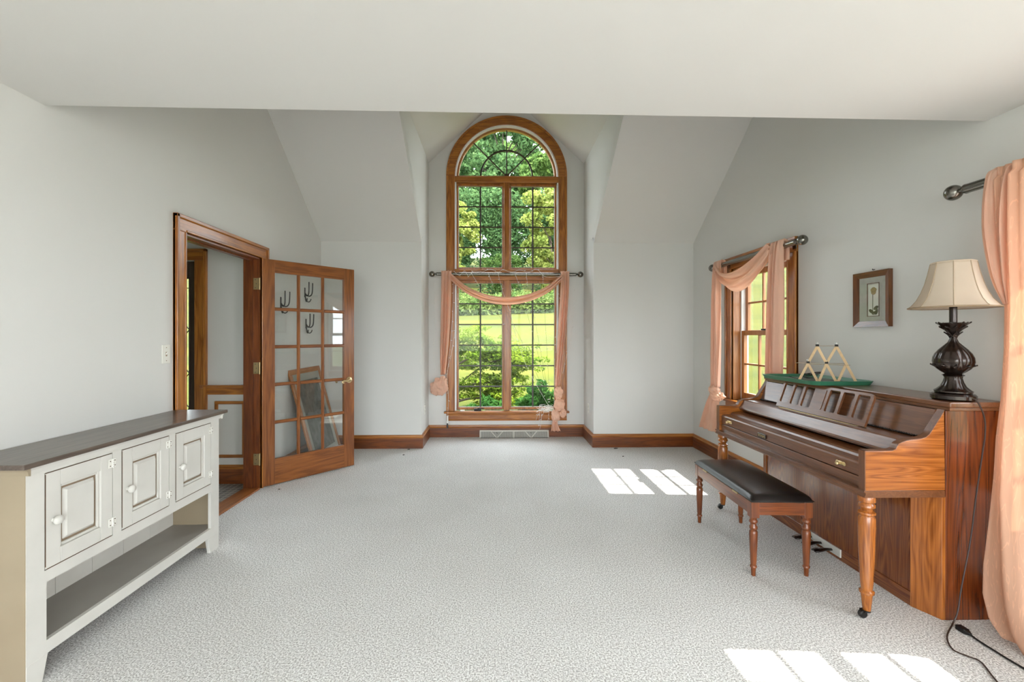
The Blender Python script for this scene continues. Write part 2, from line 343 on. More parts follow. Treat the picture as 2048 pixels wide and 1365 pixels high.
def hole(w, off=0): return [(w[0]+off, w[2]), (w[1]+off, w[2]), (w[1]+off, w[3]), (w[0]+off, w[3])]
S(slab('wall_right', [(YR, -0.05), (YB+0.12, -0.05)]+top[::-1], lambda u, v: (XR, u, v), (0.15, 0, 0), M['wall'], holes=[hole(WIN2), hole(WIN2, OFF3), hole(WIN2, OFF3*2+0.38)]), 'off-white right wall behind the piano')
S(slab('wall_back_left', [(XL, -0.05), (AL, -0.05), (AL, ZK+0.06), (XL, ZK+0.06)], lambda u, v: (u, YB, v), (0, 0.12, 0), M['wall']), 'low far wall left of the window alcove')
S(slab('wall_back_right', [(AR, -0.05), (XR, -0.05), (XR, ZK+0.06), (AR, ZK+0.06)], lambda u, v: (u, YB, v), (0, 0.12, 0), M['wall']), 'low far wall right of the window alcove')
ck = [(YB+0.11, -0.05), (6.2, -0.05), (6.2, EAVE+0.02), (vy(EAVE-0.10), EAVE+0.02), (YB+0.04, ZK+0.095), (YB+0.11, ZK+0.03)]
S(slab('wall_alcove_left', ck, lambda u, v: (AL, u, v), (-0.1, 0, 0), M['wall']), 'left side wall of the tall window alcove')
S(slab('wall_alcove_right', ck, lambda u, v: (AR, u, v), (0.1, 0, 0), M['wall']), 'right side wall of the tall window alcove')
WCX, WR, WZ = 0.17, 0.69, 3.47
arch = [(WCX+WR*math.cos(a), WZ+WR*math.sin(a)) for a in [PI*i/28 for i in range(29)]]
S(slab('wall_alcove', [(AL-0.1, -0.05), (AR+0.1, -0.05), (AR+0.1, EAVE+0.03), (PKX, PKZ+0.1), (AL-0.1, EAVE+0.03)], lambda u, v: (u, YA, v), (0, 0.14, 0), M['wall'],
       holes=[[(WCX-WR, 0.33), (WCX+WR, 0.33)]+arch]), 'alcove end wall around the tall arched window')
S(slab('wall_rear', [(XL, -0.05), (XR, -0.05), (XR, 2.5), (XL, 2.5)], lambda u, v: (u, YR, v), (0, -0.14, 0), M['wall'], holes=[[(-1.9, 0.02), (2.26, 0.02), (2.26, 2.32), (-1.9, 2.32)]]), 'rear wall behind the viewer with a wide opening added for light')
pd = thing('door_3', 'unseen glazed doors added in the rear wall to let in light', 'door', (0.18, YR-0.05, 0), kind='structure')  # made-up doors out of view, added to let in more light
m = MB()
for x in (-1.88, -0.5, 0.86, 2.24): m.box(x-0.03, x+0.03, YR-0.09, YR-0.02, 0.02, 2.32)
m.box(-1.9, 2.26, YR-0.09, YR-0.02, 2.25, 2.32).box(-1.9, 2.26, YR-0.09, YR-0.02, 0.02, 0.09); m.build('frame', M['vinylwhite'], pd)
for i, x in enumerate((-1.85, -0.47, 0.89)): MB().box(x, x+1.32, YR-0.06, YR-0.052, 0.09, 2.25).build('pane', M['glass'], pd)

# baseboards: board plus a moulded cap
def baseboard(name, a, b, n, label, h=0.16):
    """run from a to b (xy) with room-side normal n"""
    a = Vector((a[0], a[1], 0)); b = Vector((b[0], b[1], 0)); n = Vector((n[0], n[1], 0))
    ax = 'y' if abs((b-a).y) > abs((b-a).x) else 'x'
    r = thing(name, label, 'baseboard', tuple((a+b)/2), kind='structure')
    pr = [(0, 0), (0.018, 0), (0.018, h-0.035), (0, h-0.035)]
    MB().prism(pr, lambda u, v: a+n*u+Vector((0, 0, v)), b-a).build('board', BASE[ax], r, bevel=0.0015)
    pr = [(0, h-0.035), (0.022, h-0.035), (0.023, h-0.028), (0.015, h-0.02), (0.012, h-0.006), (0.006, h), (0, h)]
    MB().prism(pr, lambda u, v: a+n*u+Vector((0, 0, v)), b-a).build('cap_moulding', TRIM[ax], r)
    return r
baseboard('baseboard_left_front', (XL, YR), (XL, 2.965), (1, 0), 'oak baseboard along the left wall behind the sideboard')
baseboard('baseboard_left', (XL, 4.165), (XL, YB-0.02), (1, 0), 'oak baseboard along the left wall behind the open glazed door')
baseboard('baseboard_back_left', (XL, YB), (AL+0.02, YB), (0, -1), 'oak baseboard on the low far wall left of the alcove')
baseboard('baseboard_alcove_left', (AL, YB), (AL, YA-0.02), (1, 0), 'short oak baseboard on the left side of the alcove')
baseboard('baseboard_alcove', (AL, YA), (AR, YA), (0, -1), 'oak baseboard under the arched window')
baseboard('baseboard_alcove_right', (AR, YB), (AR, YA-0.02), (-1, 0), 'short oak baseboard on the right side of the alcove')
baseboard('baseboard_back_right', (AR-0.02, YB), (XR, YB), (0, -1), 'oak baseboard on the low far wall right of the alcove')
baseboard('baseboard_right', (XR, YR), (XR, YB-0.02), (-1, 0), 'oak baseboard along the right wall behind the piano')

# ------------------------------------------------------------------ tall arched window
def ring(m, r0, r1, y0, y1, a0=0, a1=PI, n=40, c=(WCX, WZ)):
    v = []
    for i in range(n+1):
        a = lerp(a0, a1, i/n); ca, sa = math.cos(a), math.sin(a)
        v += [(c[0]+r*ca, y, c[1]+r*sa) for r, y in ((r0, y0), (r1, y0), (r1, y1), (r0, y1))]
    f = [(i*4+k, i*4+(k+1) % 4, i*4+4+(k+1) % 4, i*4+4+k) for i in range(n) for k in range(4)]
    f += [(0, 1, 2, 3), (n*4+3, n*4+2, n*4+1, n*4)]
    return m.add(v, f)
w1 = thing('window_1', 'tall arched window with wood casing, fan light and two pairs of gridded sashes', 'window', (WCX, YA, 0.22), kind='structure')
y0 = YA
for sx in (-1, 1):
    a, b = sorted((WCX+sx*0.69, WCX+sx*0.80))
    MB().box(a, b, y0-0.018, y0, 0.345, WZ).build('casing', TRIM['z'], w1, bevel=0.003)
    o1, o2 = sorted((WCX+sx*0.778, WCX+sx*0.803)); i1, i2 = sorted((WCX+sx*0.69, WCX+sx*0.705))
    MB().box(o1, o2, y0-0.03, y0, 0.345, WZ).box(i1, i2, y0-0.024, y0, 0.345, WZ).build('casing_bead', TRIM['z'], w1, bevel=0.004)
for k in range(3):
    m = MB(); ring(m, 0.69, 0.80, y0-0.018, y0, PI*k/3+(0.002 if k else 0), PI*(k+1)/3, 16); m.build('arch_casing', TRIM['x'], w1, smooth=True)
m = MB(); ring(m, 0.778, 0.803, y0-0.03, y0); ring(m, 0.69, 0.705, y0-0.024, y0); m.build('arch_bead', TRIM['x'], w1, smooth=True)
m = MB(); ring(m, 0.672, 0.69, y0-0.005, y0+0.12)
for sx in (-1, 1):
    a, b = sorted((WCX+sx*0.672, WCX+sx*0.69)); m.box(a, b, y0-0.005, y0+0.12, 0.35, WZ)
m.build('jamb', M['vinylwhite'], w1, smooth=True)  # white colour paints in the bright light on the reveal
m = MB(); ring(m, 0.645, 0.672, y0+0.05, y0+0.10); m.box(WCX-0.672, WCX+0.672, y0+0.05, y0+0.10, WZ+0.0, WZ+0.028); m.build('arch_sash', SASH['x'], w1, smooth=True)
MB().box(WCX-0.69, WCX+0.69, y0-0.012, y0+0.09, 3.392, WZ).build('transom_bar', TRIM['x'], w1, bevel=0.004)
MB().box(WCX-0.69, WCX+0.69, y0-0.012, y0+0.09, 2.085, 2.235).build('transom_bar', TRIM['x'], w1, bevel=0.004)
MB().box(WCX-0.038, WCX+0.038, y0-0.01, y0+0.09, 2.235, 3.392).build('mullion', TRIM['z'], w1, bevel=0.004)
MB().box(WCX-0.038, WCX+0.038, y0-0.01, y0+0.09, 0.35, 2.085).build('mullion', TRIM['z'], w1, bevel=0.004)
yg = y0+0.074
def casement(x0, x1, z0, z1, rows):
    f = 0.022
    m = MB().box(x0-f, x1+f, y0+0.045, y0+0.1, z0-0.03, z0).box(x0-f, x1+f, y0+0.045, y0+0.1, z1, z1+0.03).box(x0-f, x0, y0+0.045, y0+0.1, z0, z1).box(x1, x1+f, y0+0.045, y0+0.1, z0, z1)
    s = m.build('sash', TRIM['z'], w1, bevel=0.003)
    g = 0.006
    MB().box(x0, x1, yg-0.01, yg+0.01, z0, z0+g).box(x0, x1, yg-0.01, yg+0.01, z1-g, z1).box(x0, x0+g, yg-0.01, yg+0.01, z0+g, z1-g).box(x1-g, x1, yg-0.01, yg+0.01, z0+g, z1-g).build('spacer', M['spacer'], s)
    xm = (x0+x1)/2; h = (z1-z0)/rows
    MB().box(xm-0.010, xm+0.010, yg-0.008, yg+0.008, z0, z1).build('muntin', M['muntin'], s)
    for i in range(1, rows): MB().box(x0, x1, yg-0.0075, yg+0.0075, z0+i*h-0.008, z0+i*h+0.008).build('muntin', M['muntin'], s)
    for i in range(rows):
        for a, b in ((x0, xm), (xm, x1)):
            MB().box(a, b, yg-0.002, yg+0.002, z0+i*h, z0+(i+1)*h).build('pane', M['glass'], s)
for (a, b) in ((-0.478, 0.112), (0.228, 0.818)):
    casement(a, b, 2.262, 3.36, 4); casement(a, b, 0.385, 2.055, 6)
# fan light
sa = [o for o in w1.children if o.name.startswith('arch_sash')][0]
ZF = WZ+0.028
m = MB(); ring(m, 0.338, 0.358, yg-0.008, yg+0.008, 0, PI, 32, (WCX, ZF)); m.build('muntin', M['muntin'], sa, smooth=True)
for a in (PI/4, PI/2, 3*PI/4):
    L1 = 0.645 if abs(a-PI/2) > 0.1 else 0.618
    MB().bar((WCX+0.02*math.cos(a), yg, ZF+0.02*math.sin(a)), (WCX+L1*math.cos(a), yg, ZF+L1*math.sin(a)), 0.014, 0.020, (0, 1, 0)).build('muntin', M['muntin'], sa)
MB().lathe([(0.0, -0.009), (0.032, -0.009), (0.032, 0.009), (0, 0.009)], (WCX, yg, ZF+0.002), 20, axis='y').build('fan_hub', M['muntin'], sa)
def rout(a):   # outer limit of the fan glass measured from ZF
    dz = ZF-WZ; s = math.sin(a); return -dz*s+math.sqrt(max(0.0, 0.645**2-dz*dz*(1-s*s)))
for k in range(4):
    aa = [PI*k/4+PI/4*i/8 for i in range(9)]
    for inner in (True, False):
        pts = [(WCX+(0.0 if inner else 0.348)*math.cos(a), ZF+(0.0 if inner else 0.348)*math.sin(a)) for a in (aa if not inner else aa[:1])]
        pts += [(WCX+(0.348 if inner else rout(a))*math.cos(a), ZF+(0.348 if inner else rout(a))*math.sin(a)) for a in aa[::-1]]
        MB().prism(pts, lambda u, v: (u, yg-0.002, v), (0, 0.004, 0)).build('pane', M['glass'], sa)
MB().box(WCX-0.83, WCX+0.83, y0-0.055, y0+0.05, 0.318, 0.345).build('stool', TRIM['x'], w1, bevel=0.006)
m = MB().prism([(0, 0.318), (-0.03, 0.318), (-0.026, 0.30), (-0.018, 0.295), (-0.018, 0.235), (-0.026, 0.228), (-0.026, 0.218), (0, 0.218)], lambda u, v: (WCX-0.80, y0+u, v), (1.60, 0, 0)); m.build('apron', TRIM['x'], w1)
for xx in (-0.22,):
    m = MB().box(xx-0.045, xx+0.05, y0-0.005, y0+0.035, 0.346, 0.372).tube([(xx, y0+0.005, 0.37), (xx+0.03, y0-0.01, 0.385), (xx+0.085, y0-0.012, 0.378)], 0.006, 8); m.build('crank_handle', M['iron'], w1, smooth=True)
MB().box(-0.45, -0.39, y0-0.02, y0+0.02, 0.346, 0.357).build('crank_cover', M['white'], w1, bevel=0.004)

# ------------------------------------------------------------------ double-hung side windows
def side_window(name, off, label):
    ya, yb, za, zb = WIN2[0]+off, WIN2[1]+off, WIN2[2], WIN2[3]
    r = thing(name, label, 'window', (XR, (ya+yb)/2, za), kind='structure')
    x = XR; cw = 0.117
    for s0, s1, ob in ((ya-cw, ya, -1), (yb, yb+cw, 1)):
        MB().box(x-0.018, x, s0, s1, za-0.02, zb).build('casing', TRIM['z'], r, bevel=0.003)
        q = s0 if ob < 0 else s1-0.024; w = s1-0.015 if ob < 0 else s0
        MB().box(x-0.03, x, q, q+0.024, za-0.02, zb).box(x-0.024, x, w, w+0.015, za-0.02, zb).build('casing_bead', TRIM['z'], r, bevel=0.004)
    MB().box(x-0.018, x, ya-cw, yb+cw, zb, zb+cw).build('head_casing', TRIM['y'], r, bevel=0.003)
    MB().box(x-0.031, x, ya-cw, yb+cw, zb+cw-0.024, zb+cw+0.001).box(x-0.024, x, ya, yb, zb, zb+0.015).build('casing_bead', TRIM['y'], r, bevel=0.004)
    MB().box(x-0.05, x+0.05, ya-cw-0.02, yb+cw+0.02, za-0.025, za).build('stool', TRIM['y'], r, bevel=0.006)
    MB().box(x-0.018, x, ya-cw, yb+cw, za-0.11, za-0.025).build('apron', TRIM['y'], r, bevel=0.003)
    MB().box(x-0.004, x+0.07, ya-0.002, ya+0.015, za, zb).box(x-0.004, x+0.07, yb-0.015, yb+0.002, za, zb).box(x-0.004, x+0.07, ya, yb, zb-0.015, zb+0.002).build('jamb', SASH['z'], r)
    MB().box(x+0.07, x+0.14, ya, ya+0.035, za, zb).box(x+0.07, x+0.14, yb-0.035, yb, za, zb).box(x+0.07, x+0.14, ya, yb, zb-0.03, zb).box(x+0.07, x+0.15, ya, yb, za-0.0, za+0.02).build('jamb_liner', M['vinylwhite'], r)
    def sash(x0, x1, z0, z1, rb, rt):
        st = 0.045; a, b = ya+0.03, yb-0.03
        s = MB().box(x0, x1, a, a+st, z0, z1).box(x0, x1, b-st, b, z0, z1).box(x0, x1, a+st, b-st, z0, z0+rb).box(x0, x1, a+st, b-st, z1-rt, z1).build('sash', SASH['z'], r, bevel=0.003)
        ga, gb, gz0, gz1 = a+st, b-st, z0+rb, z1-rt; xm = (x0+x1)/2; zm = (gz0+gz1)/2
        for i in (1, 2):
            yy = ga+(gb-ga)*i/3; MB().box(xm-0.012, xm+0.012, yy-0.009, yy+0.009, gz0, gz1).build('muntin', SASH['z'], s, bevel=0.003)
        MB().box(xm-0.011, xm+0.011, ga, gb, zm-0.009, zm+0.009).build('muntin', SASH['y'], s, bevel=0.003)
        for i in range(3):
            for u, v in ((gz0, zm), (zm, gz1)):
                MB().box(xm-0.002, xm+0.002, ga+(gb-ga)*i/3, ga+(gb-ga)*(i+1)/3, u, v).build('pane', M['glass'], s)
    sash(x+0.11, x+0.145, 1.355, zb-0.028, 0.045, 0.05)
    sash(x+0.07, x+0.105, za+0.005, 1.395, 0.075, 0.045)
    MB().box(x+0.055, x+0.085, (ya+yb)/2-0.05, (ya+yb)/2+0.05, 1.395, 1.41).build('sash_lock', M['iron'], r, bevel=0.003)
    return r
side_window('window_2', 0, 'double-hung wood window on the right wall beyond the piano')
side_window('window_4', OFF3*2+0.38, 'unseen double-hung window added behind the viewer to light the room')  # made-up window out of view, added for its light
side_window('window_3', OFF3, 'double-hung wood window on the right wall behind the long peach curtain')

# ------------------------------------------------------------------ doorway, glazed door, hall
def casing_set(r, ya, yb, zt, x, d, cw=0.105):
    """door casing on a wall of constant x; d = room side sign"""
    def bx(t, *a):
        m = MB(); s = sorted((x, x+d*t)); m.box(s[0], s[1], *a); return m
    for s0, s1, e in ((ya-cw, ya, -1), (yb, yb+cw, 1)):
        bx(0.018, s0, s1, 0.0, zt).build('casing', TRIM['z'], r, bevel=0.003)
        q = s0 if e < 0 else s1-0.024; w = s1-0.016 if e < 0 else s0
        bx(0.032, q, q+0.024, 0, zt+cw).build('casing_bead', TRIM['z'], r, bevel=0.004)
        bx(0.023, w, w+0.016, 0, zt).build('casing_bead', TRIM['z'], r, bevel=0.004)
    bx(0.018, ya-cw, yb+cw, zt, zt+cw).build('head_casing', TRIM['y'], r, bevel=0.003)
    bx(0.032, ya-cw, yb+cw, zt+cw-0.024, zt+cw+0.001).build('casing_bead', TRIM['y'], r, bevel=0.004)
    bx(0.023, ya, yb, zt, zt+0.016).build('casing_bead', TRIM['y'], r, bevel=0.004)
t1 = thing('trim_1', 'oak door casing and jamb around the open doorway to the hall', 'door frame', (XL, 3.56, 0), kind='structure')
casing_set(t1, 3.07, 4.055, 2.03, XL, 1)
MB().box(XL-0.135, XL+0.003, 3.073, 3.092, 0, 2.03).build('jamb', JAMB['z'], t1)
MB().box(XL-0.135, XL+0.003, 4.035, 4.053, 0, 2.03).build('jamb', JAMB['z'], t1)
MB().box(XL-0.135, XL+0.003, 3.073, 4.053, 2.015, 2.034).build('jamb_head', JAMB['y'], t1)
MB().box(XL-0.085, XL-0.048, 4.023, 4.036, 0, 2.015).box(XL-0.085, XL-0.048, 3.091, 3.104, 0, 2.015).box(XL-0.085, XL-0.048, 3.1, 4.03, 2.003, 2.016).build('door_stop', JAMB['z'], t1)
MB().box(XL-0.13, XL+0.012, 3.09, 4.037, -0.005, 0.012).build('threshold', M['threshold'], t1, bevel=0.004)
for z in (0.26, 1.06, 1.80):
    h = MB().box(XL-0.045, XL-0.003, 4.031, 4.036, z-0.05, z+0.05).build('hinge', M['hinge'], t1)
    MB().lathe([(0.007, -0.052), (0.007, 0.052)], (XL+0.006, 4.033, z), 10).build('hinge_pin', M['hinge'], h, smooth=True)
    m = MB()
    for dz in (-0.035, 0, 0.035): m.lathe([(0.004, -0.001), (0.004, 0.001)], (XL-0.028+(0.008 if dz == 0 else 0), 4.030, z+dz), 8, axis='y')
    m.build('screws', M['ventdark'], h)

DA = math.radians(49.04)
d1 = thing('door_1', 'open oak glazed door with fifteen panes and a brass lever', 'door', (-2.038, 4.06, 0.008), (0, 0, DA), kind='structure', local=True)
TH, DW, DH = 0.036, 0.903, 2.02
MB().box(0, 0.104, 0, TH, 0, DH).build('stile', DOORW['z'], d1, bevel=0.002)
MB().box(0.79, DW, 0, TH, 0, DH).build('stile', DOORW['z'], d1, bevel=0.002)
MB().box(0.104, 0.79, 0.0005, TH-0.0005, 1.905, DH).build('rail', DOORW['x'], d1, bevel=0.002)
MB().box(0.104, 0.79, 0.0005, TH-0.0005, 0, 0.228).build('rail', DOORW['x'], d1, bevel=0.002)
cols = [(0.104, 0.312), (0.342, 0.552), (0.582, 0.79)]; H5 = (1.905-0.228+0.028)/5
rows = [(0.228+i*H5, 0.228+i*H5+H5-0.028) for i in range(5)]
def munt(p0, p1, vert):
    pr = [(-0.015, 0.014), (-0.006, 0.004), (0.006, 0.004), (0.015, 0.014), (0.015, TH-0.014), (0.006, TH-0.004), (-0.006, TH-0.004), (-0.015, TH-0.014)]
    if vert: return MB().prism(pr, lambda u, v: (p0[0]+u, v, p0[1]), (0, 0, p1[1]-p0[1]))
    return MB().prism(pr, lambda u, v: (p0[0], v, p0[1]+u), (p1[0]-p0[0], 0, 0))
for x in (0.327, 0.567): munt((x, 0.228), (x, 1.905), True).build('muntin', DOORW['z'], d1)
for i in range(1, 5):
    for a, b in cols: munt((a, rows[i][0]-0.014), (b, rows[i][0]-0.014), False).build('muntin', DOORW['x'], d1)
for a, b in cols:
    for c, e in rows: MB().box(a-0.004, b+0.004, TH/2-0.002, TH/2+0.002, c-0.004, e+0.004).build('pane', M['doorglass'], d1)
for s in (-1, 1):
    yy = -0.001 if s < 0 else TH+0.001
    m = MB().lathe([(0.0, 0), (0.031, 0), (0.031, s*0.005), (0.022, s*0.011), (0.012, s*0.014), (0.010, s*0.045), (0, s*0.045)], (0.842, yy, 0.885), 20, axis='y')
    lv = spline([(0.842, yy+s*0.04, 0.887), (0.815, yy+s*0.045, 0.893), (0.785, yy+s*0.045, 0.882), (0.757, yy+s*0.043, 0.884), (0.744, yy+s*0.043, 0.872), (0.752, yy+s*0.043, 0.862), (0.760, yy+s*0.043, 0.868)], 24)
    m.tube(lv, [0.013-0.006*i/24 for i in range(25)], 8); m.build('lever_handle', M['brass'], d1, smooth=True)

# hall beyond the doorway
HX, HY = -4.1, 4.2
S(slab('floor_hall', [(HX, 2.3), (XL-0.1, 2.3), (XL-0.1, HY), (HX, HY)], lambda u, v: (u, v, 0.0), (0, 0, -0.1), M['tile']), 'small grey slate tiles on the hall floor beyond the doorway', 'floor')
S(slab('wall_hall', [(HX, -0.05), (XL-0.10, -0.05), (XL-0.10, 2.5), (HX, 2.5)], lambda u, v: (u, HY, v), (0, 0.12, 0), M['wall'], holes=[[(-3.86, 0.0), (-2.715, 0.0), (-2.715, 2.03), (-3.86, 2.03)]]), 'hall end wall with wainscot seen through the doorway')
S(slab('wall_hall_left', [(2.3, -0.05), (HY+0.1, -0.05), (HY+0.1, 2.5), (2.3, 2.5)], lambda u, v: (HX, u, v), (-0.1, 0, 0), M['wall']), 'left wall of the hall')
S(slab('wall_hall_front', [(HX, -0.05), (XL-0.1, -0.05), (XL-0.1, 2.5), (HX, 2.5)], lambda u, v: (u, 2.3, v), (0, -0.1, 0), M['wall']), 'near wall of the hall')
S(slab('ceiling_hall', [(HX, 2.3), (XL-0.1, 2.3), (XL-0.1, HY), (HX, HY)], lambda u, v: (u, v, 2.42), (0, 0, 0.1), M['ceil']), 'ceiling of the hall', 'ceiling')
baseboard('baseboard_hall', (-2.61, HY), (XL-0.14, HY), (0, -1), 'dark oak baseboard in the hall', 0.17)
t2 = thing('trim_2', 'oak chair rail and picture-frame wainscot moulding in the hall', 'moulding', (-2.4, HY, 0), kind='structure')
MB().prism([(0, 0.81), (-0.016, 0.81), (-0.02, 0.865), (-0.035, 0.885), (-0.04, 0.897), (0, 0.897)], lambda u, v: (-2.66, HY+u, v), (0.47, 0, 0)).build('chair_rail', TRIM['x'], t2)
for bx in ((-2.535, -2.507, 0.235, 0.75), (-2.288, -2.26, 0.235, 0.75)): MB().box(bx[0], bx[1], HY-0.018, HY, bx[2], bx[3]).build('panel_moulding', TRIM['z'], t2, bevel=0.005)
for bx in ((-2.535, -2.26, 0.722, 0.75), (-2.535, -2.26, 0.235, 0.263)): MB().box(bx[0], bx[1], HY-0.0185, HY, bx[2], bx[3]).build('panel_moulding', TRIM['x'], t2, bevel=0.005)
t3 = thing('trim_3', 'oak casing around the dark hall entry door', 'door frame', (-2.66, HY, 0), kind='structure')
MB().box(-2.712, -2.605, HY-0.02, HY, 0, 2.03).build('casing', TRIM['z'], t3, bevel=0.003)
MB().box(-2.628, -2.603, HY-0.034, HY, 0, 2.13).build('casing_bead', TRIM['z'], t3, bevel=0.004)
MB().box(-3.96, -2.605, HY-0.02, HY, 2.03, 2.13).build('head_casing', TRIM['x'], t3, bevel=0.003)
MB().box(-3.96, -2.603, HY-0.034, HY, 2.105, 2.132).build('casing_bead', TRIM['x'], t3, bevel=0.004)
d2 = thing('door_2', 'dark hall entry door with a leaded glass light', 'door', (-3.28, HY+0.05, 0), kind='structure')
m = MB().box(-3.855, -3.7, HY+0.03, HY+0.08, 0.005, 2.025).box(-2.785, -2.718, HY+0.03, HY+0.08, 0.005, 2.025).box(-3.7, -2.785, HY+0.03, HY+0.08, 1.87, 2.025).box(-3.7, -2.785, HY+0.03, HY+0.08, 0.005, 0.25); m.build('slab', M['darkdoor'], d2, bevel=0.003)
MB().box(-2.79, -2.78, HY+0.02, HY+0.04, 0.24, 1.88).box(-3.72, -2.78, HY+0.015, HY+0.04, 1.865, 1.885).build('glazing_bead', M['darkdoor'], d2, bevel=0.003)
MB().box(-3.7, -2.785, HY+0.052, HY+0.058, 0.25, 1.87).build('pane', M['glass'], d2)
m = MB()
for z in (0.45, 0.68, 1.0, 1.4): 
    for s in (-1, 1): m.bar((-2.802, HY+0.05, z), (-2.84, HY+0.05, z+s*0.05), 0.006, 0.006)
    for s in (-1, 1): m.bar((-2.878, HY+0.05, z), (-2.84, HY+0.05, z+s*0.05), 0.006, 0.006)
m.bar((-2.84, HY+0.05, 0.25), (-2.84, HY+0.05, 0.63), 0.005, 0.006)
for a, b in ((0.73, 0.95), (1.05, 1.35), (1.45, 1.87)): m.bar((-2.84, HY+0.05, a), (-2.84, HY+0.05, b), 0.005, 0.006)
m.box(-3.7, -2.785, HY+0.047, HY+0.053, 1.78, 1.786); m.build('lead_came', M['came'], d2)

# ------------------------------------------------------------------ outdoors: lawn, weeds, trees, shrubs
def gz(x, y):
    if y < 9: g = -0.35+max(0, y-6.2)*0.03
    elif y < 32: g = -0.27+(y-9)*0.148
    else: g = 3.13+(y-32)*0.22
    if y > 6: g += 0.12*math.sin(x*0.35+y*0.2)*min(1, (y-6)/10)
    return g
def terrain():
    xs = [-70+2.5*i for i in range(57)]; ys = [-40+2.5*i for i in range(60)]
    v = [(x, y, gz(x, y)) for y in ys for x in xs]; n = len(xs)
    f = [(j*n+i, j*n+i+1, (j+1)*n+i+1, (j+1)*n+i) for j in range(len(ys)-1) for i in range(n-1)]
    return MB().add(v, f).build('lawn', M['lawn'], smooth=True)
tag(terrain(), 'sunlit mown lawn rising behind the house', 'lawn', kind='structure')
def leafmesh(name, centers, per, size, mat, seed, spread, flat=0.0, aspect=1.7, droop=0.0):
    """scattered leaf quads (folded along the midrib is left to the two-sided shading); centers: (x,y,z,rx,ry,rz)"""
    rng = np.random.default_rng(seed); C = np.array(centers, dtype=float); k = len(C)
    idx = np.repeat(np.arange(k), per); n = len(idx)
    d = rng.normal(size=(n, 3)); d /= np.linalg.norm(d, axis=1)[:, None]
    rad = rng.uniform(0.35, 1.0, n)**0.5
    p = C[idx, :3]+d*C[idx, 3:6]*rad[:, None]*spread
    nrm = d*0.6+rng.normal(size=(n, 3))*0.6; nrm[:, 2] += flat; nrm /= np.linalg.norm(nrm, axis=1)[:, None]
    a = np.cross(nrm, rng.normal(size=(n, 3))); a /= np.linalg.norm(a, axis=1)[:, None]; b = np.cross(nrm, a)
    a[:, 2] -= droop; s = size*rng.uniform(0.6, 1.3, n)[:, None]
    q = np.stack([p-a*s*aspect/2, p+b*s/2, p+a*s*aspect/2, p-b*s/2], axis=1).reshape(-1, 3)
    me = bpy.data.meshes.new(name); me.vertices.add(4*n); me.vertices.foreach_set('co', q.ravel())
    me.loops.add(4*n); me.loops.foreach_set('vertex_index', np.arange(4*n)); me.polygons.add(n)
    me.polygons.foreach_set('loop_start', np.arange(0, 4*n, 4)); me.update(calc_edges=True); me.materials.append(mat); return me
def tree_meshes(seed, h, w, mat, n=110, per=165, leaf=0.25):
    rng = random.Random(seed); cs = []
    for i in range(n):
        t = rng.random()**0.8; z = h*(0.06+0.94*t); rr = w*math.sin(PI*min(1, 0.12+0.88*(1-t)**0.7))*rng.random()**0.45; a = rng.random()*2*PI
        r = rng.uniform(0.5, 1.1)*w*0.26; cs.append((rr*math.cos(a), rr*math.sin(a), z, r, r, r*0.75))
    fol = leafmesh('foliage', cs, per, leaf, mat, seed, 1.0, flat=0.4)
    m = MB(); m.tube([(0, 0, -0.3), (0.05, 0, h*0.3), (-0.1, 0.1, h*0.6), (0, 0, h*0.92)], [w*0.07, w*0.055, w*0.035, 0.02], 8)
    for i in range(10):
        c = cs[rng.randrange(n)]; z0 = min(c[2]*0.75, h*0.8); m.tube([(0, 0, z0), (c[0]*0.5, c[1]*0.5, lerp(z0, c[2], 0.6)), c[:3]], [w*0.025, w*0.015, 0.015], 5)
    return fol, m
TREES = []
def make_tree(kind, loc, scale, rz, label, group):
    fol, tm = KINDS[kind]
    r = thing('tree', label, 'tree', loc, (0, 0, rz), group=group, local=True); r.scale = (scale,)*3
    o = bpy.data.objects.new('foliage', fol); COL.objects.link(o); o.parent = r
    if not hasattr(make_tree, 'tr'): make_tree.tr = {}
    if kind not in make_tree.tr:
        t = tm.build('trunk', M['bark'], r, smooth=True); make_tree.tr[kind] = t.data
    else:
        t = bpy.data.objects.new('trunk', make_tree.tr[kind]); COL.objects.link(t); t.parent = r
    return r
KINDS = {'A': tree_meshes(1, 13, 3.6, M['leafA']), 'B': tree_meshes(2, 15, 3.8, M['leafB']), 'C': tree_meshes(3, 9.5, 2.6, M['leafC'], 90, 150, 0.18), 'D': tree_meshes(4, 6, 2.8, M['leafA'], 70, 120, 0.16)}
for i, (x, y, k, s, lb) in enumerate([(-4.2, 47.4, 'B', 1.05, 'dark leafy tree at the left of the wood above the lawn'), (6.6, 47.4, 'A', 1.1, 'leafy green tree at the right of the wood above the lawn'), (1.2, 62, 'B', 1.5, 'tall dark tree in the middle of the wood above the lawn'),
        (-10.8, 61, 'A', 1.2, 'tall green tree at the far left of the wood'), (13.4, 61, 'B', 1.2, 'tall dark tree at the far right of the wood'), (-5.4, 76, 'B', 1.35, 'tallest dark tree at the back of the wood on the left'), (8.2, 76, 'A', 1.4, 'tallest green tree at the back of the wood on the right'),
        (1.0, 100, 'A', 2.0, 'huge tree far behind the middle of the wood'), (-15, 47.4, 'A', 1.0, 'green tree at the left end of the wood'), (17.4, 47.4, 'B', 1.0, 'dark tree at the right end of the wood')]):
    make_tree(k, (x, y, gz(x, y)-0.2), s, i*1.3, lb, 'wood at the top of the lawn')
make_tree('C', (4.6, 36.2, gz(4.6, 36.2)-0.2), 0.95, 0.4, 'bright yellow-green tree at the right of the wood edge', None)
make_tree('C', (-3.6, 36.2, gz(-3.6, 36.2)-0.2), 0.85, 2.1, 'low yellow-green tree at the left of the wood edge', None)
